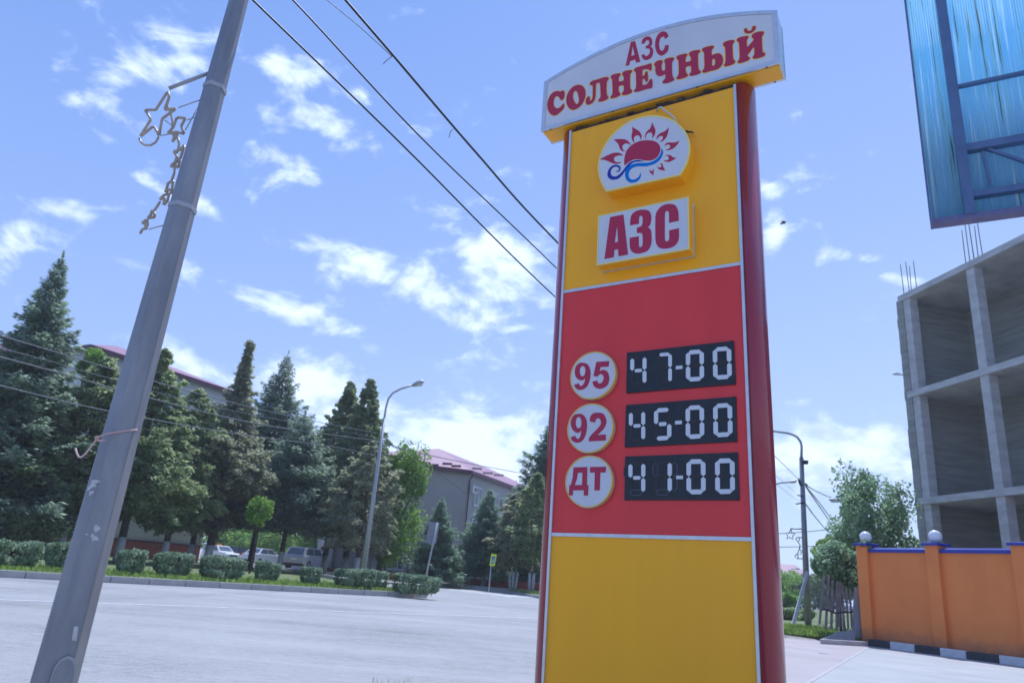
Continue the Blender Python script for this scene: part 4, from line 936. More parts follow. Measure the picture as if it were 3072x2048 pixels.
# far lamps on the right
b = BY(2640, 46, 0); lamp(b, [AT(2620,1640,46), AT(2615,1530,46), AT(2600,1522,46), AT(2550,1511,46), AT(2515,1503,46)], (AT(2520,1504,46), AT(2488,1497,46)), .1, .06, 'far street lamp reaching out left of the leafy tree', 'dark', hs=1.8)
b = BY(2400, 95, 0); lamp(b+np.array([-1.5,0,0]), [AT(2370,1745,95), AT(2370,1715,95), AT(2376,1706,95), AT(2388,1704,95)], (AT(2386,1704,95), AT(2398,1705,95)), .12, .08, 'tiny distant street lamp above the far trees', 'galv2', hs=1.8)
b = BY(2290, 45, 0); lamp(b, [AT(2300,1600,45), AT(2300,1470,45), AT(2310,1455,45), AT(2343,1448,45), AT(2372,1445,45)], (AT(2366,1446,45), AT(2391,1442,45)), .1, .05, 'street lamp hidden by the sign, its dark head just showing right of it', 'dark', hs=1.3)
b = BY(2830, 60, 0); lamp(b, [AT(2790,1300,60), AT(2775,1150,60), AT(2760,1130,60), AT(2700,1123,60)], (AT(2705,1123,60), AT(2678,1120,60)), .12, .07, 'street lamp behind the concrete frame with only its head sticking out', 'dark', hs=1.6)

# ------------------------------------------------------------------ hedges
def shb(px0, px1, ytop, ybot, label, seed, depth=1.0, **k):
    a, c = G(px0+4, ybot-2, KH), G(px1-4, ybot+(px1-px0)*.06-2, KH); L_ = np.linalg.norm(c-a); cc = (a+c)/2
    sc = FPX/cc[1]; hgt = (ybot-ytop)/sc*.98
    cc = cc+kn*depth*.45
    def at_px(px):
        lo, hi = -6.0, 6.0
        for _ in range(40):
            m_ = (lo+hi)/2
            if proj(cc+kd*m_)[0] < px: lo = m_
            else: hi = m_
        return lo
    ins = depth*.5*abs(kn[0])*FPX/cc[1]*.38                # half depth also shows sideways
    sa_, sb_ = at_px(px0+ins), at_px(px1-ins)
    if sb_-sa_ < .5: m_ = (sa_+sb_)/2; sa_, sb_ = m_-.25, m_+.25
    a, c = cc+kd*sa_, cc+kd*sb_
    return hedge(a, c, hgt*1.02, depth, label, seed, **k)
shb(-70, 120, 1627, 1700, 'long clipped shrub at the left picture edge', 11)
shb(120, 214, 1634, 1706, 'clipped shrub directly left of the foreground pole', 12)
shb(340, 430, 1658, 1722, 'clipped shrub first to the right of the foreground pole', 13)
shb(452, 570, 1666, 1730, 'clipped shrub in front of the leaning dark trunks', 14)
shb(592, 726, 1676, 1740, 'widest clipped shrub, in front of the parked taxi', 15)
shb(762, 832, 1692, 1745, 'rounded small shrub in front of the white sedan', 16)
shb(906, 949, 1706, 1756, 'smallest shrub, alone in front of the silver car', 17, depth=.8)
shb(1005, 1078, 1713, 1764, 'shrub at the left foot of the far street lamp', 18)
shb(1066, 1112, 1716, 1768, 'narrow shrub joined to the one at the street lamp', 19, depth=.8)
shb(1108, 1152, 1722, 1768, 'shrub right of the whitewashed thick trunk', 20, depth=.8)
shb(1183, 1240, 1730, 1778, 'left half of the last shrub pair at the verge end', 21)
shb(1232, 1308, 1734, 1782, 'last shrub on the right end of the verge', 22)
# grass blades and dandelion-like weeds along the verge
rng = np.random.default_rng(5); N = 26000
s_ = rng.uniform(-32, 14.4, N); w_ = .2+np.abs(rng.normal(0, 1, N))*2.4
P = NB+np.outer(s_-14.4, kd)*1+np.outer(w_, kn); P[:, 2] = KH
k_ = (P[:, 1] > 10); P = P[k_]; n_ = len(P)
L_ = rng.uniform(.05, .16, n_); P[:, 2] += L_*.4
gr = cards(P, rdir(rng, n_)*.5+np.array([0, 0, 1.0]), rdir(rng, n_), L_, L_*.28, 'grass_tufts', M['blade'], None, np.zeros(3)); tag(gr, 'bright grass growing along the kerbed verge', 'grass', kind='stuff')
N = 9000; a_, b2 = G(2150, 1885, .09), G(2620, 1925, .09)
t_ = rng.uniform(0, 1, N); P = a_+np.outer(t_, b2-a_)+np.stack([rng.uniform(0, 2, N), rng.uniform(.1, 6, N), 0*t_], 1); P[:, 2] = .09; L_ = rng.uniform(.06, .2, N); P[:, 2] += L_*.4
gr = cards(P, rdir(rng, N)*.5+np.array([0, 0, 1.0]), rdir(rng, N), L_, L_*.25, 'roadside_grass', M['blade'], None, np.zeros(3)); tag(gr, 'grass along the kerb right of the sign', 'grass', kind='stuff')
N = 6000; t_ = rng.uniform(0, 1, N); a_, b2 = rk[0], rk[3]; P = a_+np.outer(t_, b2-a_)+np.stack([rng.uniform(.2, 1.5, N), rng.uniform(.2, 4, N), 0*t_], 1); L_ = rng.uniform(.06, .22, N); P[:, 2] = .13+L_*.4
gr = cards(P, rdir(rng, N)*.5+np.array([0, 0, 1.0]), rdir(rng, N), L_, L_*.25, 'far_lawn_grass', M['blade'], None, np.zeros(3)); tag(gr, 'grass strip under the far trees left of the sign', 'grass', kind='stuff')

# ------------------------------------------------------------------ trees, left
def bt(px, y, z=.2): return BY(px, y, z)
def hh(b, py): return HZ(b, py)-b[2]
GT = 'trees behind the hedges'
b = bt(-75, 34); h_ = hh(b, 752); spruce(b+np.array([.0,0,0]), h_, 4.6, 'tallest blue spruce at the left picture edge', 'spruceblue', seed=3, dens=1.5, z0=.06, card=.36, group=GT, pw=1.05)
b = bt(122, 43); broad(b, b+[0, 0, hh(b, 1095)], (.95, .9, 1.3), 'bright leafy tree showing behind the big spruce', 'maple', 31, 4200, .17, tr=.13, group=GT)
b = bt(172, 36); thuja(b, hh(b, 1078), 3.4, 'dense dark conifer left of the foreground pole', 'thuja', seed=5, group=GT, dens=1.2, pw=.8)
b = bt(55, 38); thuja(b, hh(b, 1180), 2.7, 'lower conifer between the big spruce and the pole', 'thuja', seed=6, group=GT, dens=1.0, pw=.7)
b = bt(350, 38); thuja(b, hh(b, 1052), 3.5, 'conical conifer just right of the foreground pole', 'thuja', seed=7, group=GT, dens=1.3, pw=1.05)
b = bt(486, 41); thuja(b, hh(b, 1172), 2.9, 'short conifer with the pale blue wall above it', 'thuja', seed=8, group=GT, dens=1.0, pw=.65)
b = bt(565, 45); thuja(b, hh(b, 1215), 3.0, 'faded conifer half hidden beside the spiky one', 'thuja2', seed=9, group=GT, dens=.9, pw=.6)
b = bt(618, 44); thuja(b, hh(b, 1026), 3.9, 'tall ragged conifer with a thin spiky top', 'thuja2', seed=10, group=GT, dens=1.35, pw=2.1, loose=.3, z0=.30)
b = bt(748, 52); spruce(b, hh(b, 1052), 4.8, 'blue spruce with a slim pointed top behind the maple sapling', 'spruceblue', seed=12, dens=1.1, group=GT, z0=.22, pw=.95)
b = bt(836, 47); spruce(b, hh(b, 1230), 3.7, 'blue spruce with low drooping skirt above the silver car', 'spruceblue', seed=13, dens=1.0, group=GT, z0=.31, wash=1.2, pw=.8)
b = bt(968, 54); thuja(b, hh(b, 1146), 3.5, 'left tree of the twin-topped dark conifers', 'thuja', seed=14, group=GT, dens=1.2, pw=.95, z0=.2)
b = bt(1030, 52); thuja(b, hh(b, 1142), 3.5, 'right tree of the twin-topped dark conifers', 'thuja', seed=15, group=GT, dens=1.3, pw=.95)
b = bt(1066, 47); thuja(b, hh(b, 1330), 2.9, 'low conifer behind the far street lamp', 'thuja2', seed=16, group=GT, dens=.8, pw=.6)
b = bt(1118, 51); broad(b, b+[1.15, 0, hh(b, 1500)], (2.05, 2.0, 4.3), 'bright green leafy tree with a thick whitewashed trunk', 'maple', 33, 13000, .19, lobes=26, tr=.36, wash=1.6, group=GT, spread=.85)
b = bt(748, 37); broad(b, b+[0, 0, hh(b, 1537)], (.78, .78, .95), 'small bright maple sapling on a thin stem', 'maple', 36, 3400, .12, lobes=26, lsz=(.22, .42), tr=.05, group=GT)
b = bt(1300, 49, .13); spruce(b, hh(b, 1490), 2.0, 'young blue-green spruce in front of the grey building', 'spruce', seed=21, dens=2.6, group=GT, z0=.14, card=.24, wash=0, pw=.9)
b = bt(1447, 52, .13); spruce(b, hh(b, 1462), 2.4, 'spruce standing at the corner of the grey building', 'spruce', seed=22, dens=2.4, group=GT, z0=.17, card=.24, wash=.9, pw=.75)
b = bt(1537, 50, .13); thuja(b, hh(b, 1478), 2.1, 'faded conifer with three whitewashed stems near the sign', 'thuja2', seed=23, group=GT, dens=1.1, pw=.6, multi=3, z0=.28, bulge=.35)
b = bt(1592, 48, .13); thuja(b, hh(b, 1420), 1.9, 'slender conifer with two stems beside the sign edge', 'thuja', seed=24, group=GT, dens=1.0, pw=.7, multi=2, z0=.3)
b = bt(1632, 60, .13); spruce(b, hh(b, 1243), 5.2, 'tall dark spruce partly covered by the sign', 'spruce', seed=25, dens=1.1, group=GT, z0=.10, pw=.8)
b = bt(1660, 52, .13); thuja(b, hh(b, 1500), 1.8, 'conifer peeping out low behind the sign edge', 'thuja', seed=26, group=GT, dens=.9, z0=.25)
for i_, (px_, y_, pt_, rx_, lb_) in enumerate(((640, 92, 1560, 5.5, 'green tree far behind the taxi'), (745, 96, 1530, 6.0, 'green tree far behind the white sedan'), (850, 90, 1560, 5.0, 'green tree far behind the silver car'), (935, 84, 1590, 3.6, 'green tree just left of the white garden wall'))):
    b = bt(px_, y_, .25); H_ = hh(b, pt_); broad(b, b+[0, 0, H_*.52], (rx_, 2.5, H_*.5), lb_, 'greenbush', 110+i_, 5200, .34, lobes=20, tr=.2, group='trees far behind the parked cars')
# undergrowth at far left
b = bt(20, 33); broad(b, b+[0, 0, 1.3], (2.2, 1.2, 1.2), 'dark low undergrowth below the big spruce', 'thuja', 41, 5000, .16, lobes=14, tr=.04, cat='shrub', name='undergrowth_bush', group='bushes')

# ------------------------------------------------------------------ trees, right
b = BY(2650, 25, 0); broad(b, b+[-.15, 0, hh(b, 1590)], (1.3, 1.2, 2.05), 'leafy tree rising above the orange wall end', 'olive', 57, 12500, .12, lobes=44, lsz=(.20, .42), tr=.07, spread=1.02, name='leafy_tree')
b = BY(2530, 21.5, .1); broad(b, b+[-.05, 0, hh(b, 1708)], (.82, .7, .72), 'dark silvery bush hanging over the stakes', 'olive', 52, 9000, .10, lobes=14, tr=.035, cat='shrub', name='overhanging_bush', mtr=2, spread=.8)
b = BY(2520, 27, .1); broad(b, b+[0.1, 0, hh(b, 1655)], (.95, .9, .6), 'light green bush top behind the dark bush', 'greenbush', 53, 5000, .12, lobes=12, tr=.04, cat='shrub', name='light_green_bush')
for i, (px, y, pt, rx, lb_, mm) in enumerate([(2345, 70, 1700, 2.4, 'light green round tree at the far roadside', 'greenbush'), (2395, 95, 1722, 3.4, 'dark round tree far down the road', 'fargreen'), (2440, 110, 1735, 4.0, 'hazy tree clump behind the stakes', 'fargreen'), (2500, 85, 1710, 4.2, 'taller far tree behind the bushes', 'fargreen'), (2365, 62, 1772, 1.2, 'small bright bush at the far roadside', 'greenbush')]):
    b = BY(px, y, 0); H_ = hh(b, pt); broad(b, b+[0, 0, H_*.55], (rx, rx, H_*.45), lb_, mm, 60+i, 3500, .35 if y > 80 else .25, lobes=14, tr=.15, group='far roadside trees')
b = BY(2606, 20.1, .1); broad(b, b+[.12, 0, hh(b, 1628)], (.26, .2, .28), 'few silvery leaves reaching over the first wall pier', 'olive', 91, 420, .09, lobes=6, tr=.012, cat='shrub', name='leafy_shoot')
# low hedge by the utility pole
for i, (x0, x1, lb_) in enumerate(((2320, 2400, 'low dark hedge left of the utility pole'), (2405, 2500, 'low dark hedge right of the utility pole'))):
    a, c = G(x0, 1868, .09)+[0, 3, 0], G(x1, 1872, .09)+[0, 3, 0]; H_ = HZ((a+c)/2, 1825)-.09; hedge(a, c, H_, 1.2, lb_, 71+i, 'thuja', grp='low hedges by the road', card=.13, n=6500)

# ------------------------------------------------------------------ buildings
def polybld(root, foot, z0, z1, m, name='wall', th=.3):
    """separate walls along footprint"""
    out = []
    for i in range(len(foot)-1):
        a, c = np.array(foot[i], float), np.array(foot[i+1], float); mb = MB(); d = (c-a)/np.linalg.norm(c-a); nn = np.array([-d[1], d[0], 0])
        mb.obox((a*[1, 1, 0]+c*[1, 1, 0])/2+[0, 0, (z0+z1)/2]+nn*th/2, (c-a)*[1, 1, 0]/2, nn*th/2, (0, 0, (z1-z0)/2)); out.append(build(mb, name, m[i] if isinstance(m, list) else m, root))
    return out
def window(root, P, d, w, h, name='window', panes=2, sill=True, m='pvc'):
    """P centre on wall face, d along wall, outward normal to the right of d"""
    d = d/np.linalg.norm(d); nn = np.array([d[1], -d[0], 0]); Z = np.array([0, 0, 1.0])
    mb = MB(); mb.obox(P+nn*.01, d*w/2, nn*.012, Z*h/2); o = build(mb, name, M['glass'], root)
    mb = MB(); f = .07
    for s in (-1, 1): mb.obox(P+nn*.03+d*s*(w/2-f/2), d*f/2, nn*.03, Z*h/2); mb.obox(P+nn*.032+Z*s*(h/2-f/2), d*(w/2-f), nn*.03, Z*f/2)
    for k in range(1, panes): mb.obox(P+nn*.03+d*(-w/2+w*k/panes), d*f/2, nn*.028, Z*(h/2-f))
    build(mb, 'frame', M[m], o)
    if sill: mb = MB(); mb.obox(P+nn*.06-Z*(h/2+.04), d*(w/2+.08), nn*.07, Z*.035); build(mb, 'sill', M['pvc'], o)
    return o
# A: long block with plum roof at left
bA = empty('long_building', AT(400, 1640, 55)*[1, 1, 0]+[0, 0, .25], 'long pale blue building with a plum metal roof behind the trees at left', 'building')
aL, aR = AT(279, 1046, 50.0), AT(672, 1165, 60.5); zt = (aL[2]+aR[2])/2; aL[2] = aR[2] = 0
dA = (aR-aL)/np.linalg.norm(aR-aL); nA = np.array([-dA[1], dA[0], 0])      # nA points away from camera
aR2 = aR+dA*1.0
footA = [aL+nA*14, aL, aR2, aR2+nA*14]
mA = [M['wallA']]*3
polybld(bA, footA, 3.9, zt, mA); 
mb = MB(); e = .55
rA = [aL-dA*e-nA*e, aR2+dA*e-nA*e, aR2+dA*e+nA*(14+e), aL-dA*e+nA*(14+e)]; zr = zt+2.6
r1, r2 = aL+dA*6+nA*7, aR2-dA*6+nA*7
q = [p*[1, 1, 0]+[0, 0, zt] for p in rA]+[r1*[1, 1, 0]+[0, 0, zr], r2*[1, 1, 0]+[0, 0, zr]]
mb.add(q, [(0, 1, 5, 4), (1, 2, 5), (2, 3, 4, 5), (3, 0, 4), (3, 2, 1, 0)]); build(mb, 'roof', M['roof'], bA)
mb = MB()
for i in range(4): a, c = q[i], q[(i+1) % 4]; mb.obox((a+c)/2-[0, 0, .12], (c-a)/2, np.cross((c-a)/np.linalg.norm(c-a), [0, 0, 1])*.04, (0, 0, .14))
build(mb, 'fascia', M['roofd'], bA)
# lower block in front: cream wall over red cladding
bC = empty('cream_annex', AT(340, 1640, 49)*[1, 1, 0]+[0, 0, .25], 'cream low wing with a red clad base behind the whitewashed trunks', 'building')
cL, cR = AT(60, 1600, 45)*[1, 1, 0], AT(606, 1600, 56)*[1, 1, 0]; dC = (cR-cL)/np.linalg.norm(cR-cL); nC = np.array([-dC[1], dC[0], 0])
polybld(bC, [cL-dC*12, cR, cR+nC*6], 1.4, 4.2, M['wallcream'])
mb = MB(); Lc = np.linalg.norm(cR-cL)+12
k = 0; s = -12.0
while s < Lc-12-.05:
    w_ = .40; p = cL+dC*(s+w_/2)-nC*.05; mb.obox(p+[0, 0, .78], dC*(w_/2-.012), nC*.05, (0, 0, .56)); s += w_
build(mb, 'red_cladding', M['brick'], bC)
mb = MB(); mb.obox((cL-dC*12+cR)/2-nC*.08+[0, 0, 1.385], (cR-cL+dC*12)/2, nC*.09, (0, 0, .045)); build(mb, 'ledge', M['roofd'], bC)
# far left pink roof
bD = empty('pink_roof_house', AT(-20, 1600, 62)*[1, 1, 0], 'building with a pink roof glimpsed behind the left spruce', 'building')
p = AT(-260, 1070, 62); p2 = AT(150, 1085, 66); zt2 = HZ(p2, 1075)-1.0; p = p*[1, 1, 0]; p2 = p2*[1, 1, 0]; dd = (p2-p)/np.linalg.norm(p2-p); nd = np.array([-dd[1], dd[0], 0])
polybld(bD, [p, p2, p2+nd*10], 0, zt2, M['wallA'])
mb = MB(); q = [p-dd-nd*.6, p2+dd*.6-nd*.6, p2+dd*.6+nd*12, p-dd+nd*12]; q = [x+[0, 0, zt2] for x in q]; r1, r2 = p+dd*8+nd*6+[0, 0, zt2+3.4], p2-dd*5+nd*6+[0, 0, zt2+3.4]
mb.add(q+[r1, r2], [(0, 1, 5, 4), (1, 2, 5), (2, 3, 4, 5), (3, 0, 4), (3, 2, 1, 0)]); build(mb, 'roof', M['roof'], bD)
# B: grey building with hipped roof
bB = empty('grey_building', AT(1400, 1720, 66)*[1, 1, 0]+[0, 0, .25], 'three-storey grey rendered building with a hipped plum metal roof', 'building')
cB = AT(1406, 1411, 66); zB = cB[2]; cB = cB*[1, 1, 0]
u1 = np.array([-.955, -.295, 0]); u2 = np.array([.40, .9165, 0])
lB = cB+u1*11; rB = cB+u2*26
n1_ = np.array([-u1[1], u1[0], 0]); 
if n1_[1] < 0: n1_ = -n1_
polybld(bB, [lB, cB], .25, zB, [M['wallB']]); polybld(bB, [cB, rB], .25, zB, [M['wallB_shaded']]); polybld(bB, [lB+n1_*24, lB], .25, zB, [M['wallB']])
mb = MB(); e0 = cB+(-u1-u2)*.45; e1 = lB+(u1-n1_)*.5; e2 = rB+u2*.5+np.array([.5, -.2, 0]); e3 = lB+u1*.5+n1_*25
ap = AT(1317, 1345, 72); ap2 = ap+u2*14
ap2[2] = ap[2]
q = [e*[1, 1, 0]+[0, 0, zB] for e in (e1, e0, e2, e3)]+[ap, ap2]
mb.add(q, [(0, 1, 4), (1, 2, 5, 4), (2, 3, 5), (3, 0, 4, 5)]); rf = build(mb, 'roof', M['roof'], bB)
def onroof(px, py, a, b_, c):
    n = np.cross(b_-a, c-a); d = ray(px, py); t_ = ((a-CP)@n)/(d@n); return CP+d*t_
def snow(px, py, a, b_, c):
    p, p_ = onroof(px-14, py, a, b_, c), onroof(px+14, py+1, a, b_, c); mb = MB(); v_ = (p_-p)/2; mb.obox((p+p_)/2+[0, 0, .08], v_, np.cross(v_/np.linalg.norm(v_), [0, 0, 1])*.03, (0, 0, .10)); build(mb, 'snow_guard', M['roofd'], rf)
Z3 = lambda x, y: (800+x*.38265, 1200+y*.38265)
for x, y in ((1245,497),(1310,513),(1415,503),(1485,521),(1160,508)): snow(*Z3(x, y), q[0], q[1], q[4])
for x, y in ((1650,540),(1735,575),(1820,590)): snow(*Z3(x, y), q[1], q[2], q[4])
mb = MB()
for a, c in ((q[0], q[1]), (q[1], q[2])): mb.obox((a+c)/2-[0, 0, .15], (c-a)/2, np.cross((c-a)/np.linalg.norm(c-a), [0, 0, 1])*.05, (0, 0, .17))
build(mb, 'fascia', M['roofd'], bB)
outB = np.array([u2[1], -u2[0], 0])
mb = MB(); mb.tube([cB+outB*.5+u2*.3+[0, 0, zB-.1], cB+outB*.15+u2*.1+[0, 0, zB-.8], cB+outB*.15+u2*.1+[0, 0, .3]], .07, 8); build(mb, 'downpipe', M['roofd'], bB)
for fl, zc in enumerate((1.7, 4.7, 7.6)):
    for k in range(6):
        if fl == 0: wd, ht = 1.6, 1.5
        else: wd, ht = 1.6, 1.7
        window(bB, cB+u2*(2.4+k*3.9)+[0, 0, zc+.25], u2, wd, ht)
for k, (s_, zc) in enumerate(((.9, 8.3), (4.6, 7.9), (8.4, 7.9))):
    mb = MB(); P = cB+u2*s_+outB*.25+[0, 0, zc]; mb.obox(P, u2*.45, outB*.16, (0, 0, .33)); ac = build(mb, 'air_conditioner', M['acwhite'], bB)
    mb = MB(); mb.tube([P+outB*.161+u2*.1, P+outB*.17+u2*.1], .22, 14); build(mb, 'fan_grille', M['irondark'], ac)
n_l = -n1_
def wlB(px, py): 
    a = lB; d = ray(px, py); t_ = ((a-CP)@n1_)/(d@n1_); return CP+d*t_
window(bB, wlB(1187, 1670), -u1, 1.4, 2.0, panes=3)
# awning over the door left of the lamp
mb = MB(); p = wlB(1255, 1750); 
# brick plinths and iron fence
fz = .25
F0, F1, F2, F3 = AT(970, 1690, 63)*[1, 1, 0], AT(1222, 1720, 56)*[1, 1, 0], AT(1372, 1740, 53)*[1, 1, 0], AT(1690, 1760, 50)*[1, 1, 0]
def fence(a, c, hgt, label, step=.13, posts=2.6, plinth=.28, grp='dark iron fence runs'):
    F = empty('iron_fence', a+[0, 0, fz], label, 'fence', grp); L = np.linalg.norm(c-a); d = (c-a)/L; nn = np.array([-d[1], d[0], 0])
    mb = MB(); mb.obox((a+c)/2+[0, 0, fz+plinth/2-.1], d*L/2, nn*.14, (0, 0, plinth/2+.1)); build(mb, 'brick_plinth', M['brick'], F)
    mb = MB(); s = 0
    while s < L: mb.obox(a+d*s+[0, 0, fz+plinth+(hgt-plinth)/2], d*.012, nn*.012, (0, 0, (hgt-plinth)/2-.05)); s += step
    for z in (plinth+.12, hgt-.15): mb.obox((a+c)/2+[0, 0, fz+z], d*L/2, nn*.018, (0, 0, .02))
    build(mb, 'railing', M['irondark'], F)
    k = max(1, int(L/posts))
    for i in range(k+1): mb = MB(); mb.obox(a+d*L*i/k+[0, 0, fz+hgt/2], d*.06, nn*.06, (0, 0, hgt/2+.06)); build(mb, 'post', M['irondark'], F)
    return F
fence(F0, F1, 2.2, 'dark iron fence on a red brick plinth left of the young spruce')
fence(F1, F2, 2.2, 'dark iron gate panels beside the young spruce', posts=1.9, plinth=.12)
fence(F2, F3, .9, 'low red brick plinth fence below the ground-floor windows', posts=5, plinth=.45)
# pale garden wall seen between the trunks
wa = empty('white_wall', AT(1020, 1700, 66)*[1, 1, 0], 'white garden wall seen between trunks behind the silver car', 'wall')
a, c = AT(975, 1660, 66)*[1, 1, 0], AT(1068, 1660, 64)*[1, 1, 0]; mb = MB(); mb.obox((a+c)/2+[0, 0, 1.6], (c-a)/2, (0, .12, 0), (0, 0, 1.35)); build(mb, 'wall_body', M['pvc'], wa)
for k in range(5): mb = MB(); p = a+(c-a)*(k+.5)/5; mb.obox(p+[0, -.2, 1.6], (.05, 0, 0), (0, .05, 0), (0, 0, 1.35)); build(mb, 'post', M['irondark'], wa)
mb = MB(); p = a+(c-a)*.62; mb.tube([p+[-.3, -.3, .5], p+[1.2, -.3, 1.7]], .06, 6); build(mb, 'brace', M['irondark'], wa)

# ------------------------------------------------------------------ road signs
sb = BY(1270, 38, .1); sg = empty('road_sign', sb, 'grey back of a tall rectangular road sign on a leaning post', 'road sign')
tp = AT(1312, 1566, 38); mb = MB(); mb.tube([sb-[0, 0, .1], tp], .045, 8); build(mb, 'post', M['galv2'], sg)
qd = [AT(*p) for p in ((1288,1564,37.96),(1317,1568,38.2),(1305,1631,38.2),(1274,1627,37.96))]
mb = MB(); off = np.array([.02, .06, 0]); mb.add([x+off for x in qd]+[x+off*1.6 for x in qd], [(0,1,2,3),(7,6,5,4),(0,4,5,1),(1,5,6,2),(2,6,7,3),(3,7,4,0)]); build(mb, 'sign_plate', M['signgrey'], sg)
sb = BY(1467, 46, .13); sg = empty('crossing_sign', sb, 'pedestrian crossing sign with fluorescent yellow border on a thin post', 'road sign')
tp = AT(1476, 1660, 46); mb = MB(); mb.tube([sb-[0, 0, .1], tp], .04, 8); build(mb, 'post', M['galv2'], sg)
qd = [AT(*p) for p in ((1472,1660,45.9),(1488,1661,46.1),(1485,1698,46.1),(1466,1695,45.9))]; qc = sum(qd)/4
ex, ey = (qd[1]-qd[0])/2, (qd[0]-qd[3])/2; nz_ = np.cross(ex, ey); nz_ /= np.linalg.norm(nz_)
if nz_[1] > 0: nz_ = -nz_
ff = lambda u, v, w: qc+ex*u+ey*v+nz_*w
def sp(name, l, w, m): mb = MB(); mb.prism([[np.array(p) for p in l]], ff, w-.004, w); return build(mb, name, M[m], sg)
sp('yellow_border', ((-1,-1),(1,-1),(1,1),(-1,1)), .06, 'fluo'); sp('blue_field', ((-.6,-.62),(.6,-.62),(.6,.62),(-.6,.62)), .066, 'signblue')
sp('white_triangle', ((-.46,-.45),(.46,-.45),(0,.48)), .072, 'signwhite')
sp('walking_figure', ((-.2,-.38),(-.05,-.1),(-.08,.08),(.0,.22),(.08,.08),(.06,-.1),(.22,-.38),(.1,-.38),(0,-.18),(-.1,-.38)), .078, 'irondark')
sb = BY(1640, 46, .13); sg = empty('slim_post', sb, 'thin grey post just left of the sign foot', 'post'); mb = MB(); mb.tube([sb-[0, 0, .1], AT(1645, 1688, 46)], .05, 8); build(mb, 'shaft', M['galv2'], sg)
mb = MB(); mb.obox(AT(1645, 1700, 45.9), (.08, 0, 0), (0, .03, 0), (0, 0, .3)); build(mb, 'plate', M['signgrey'], sg)

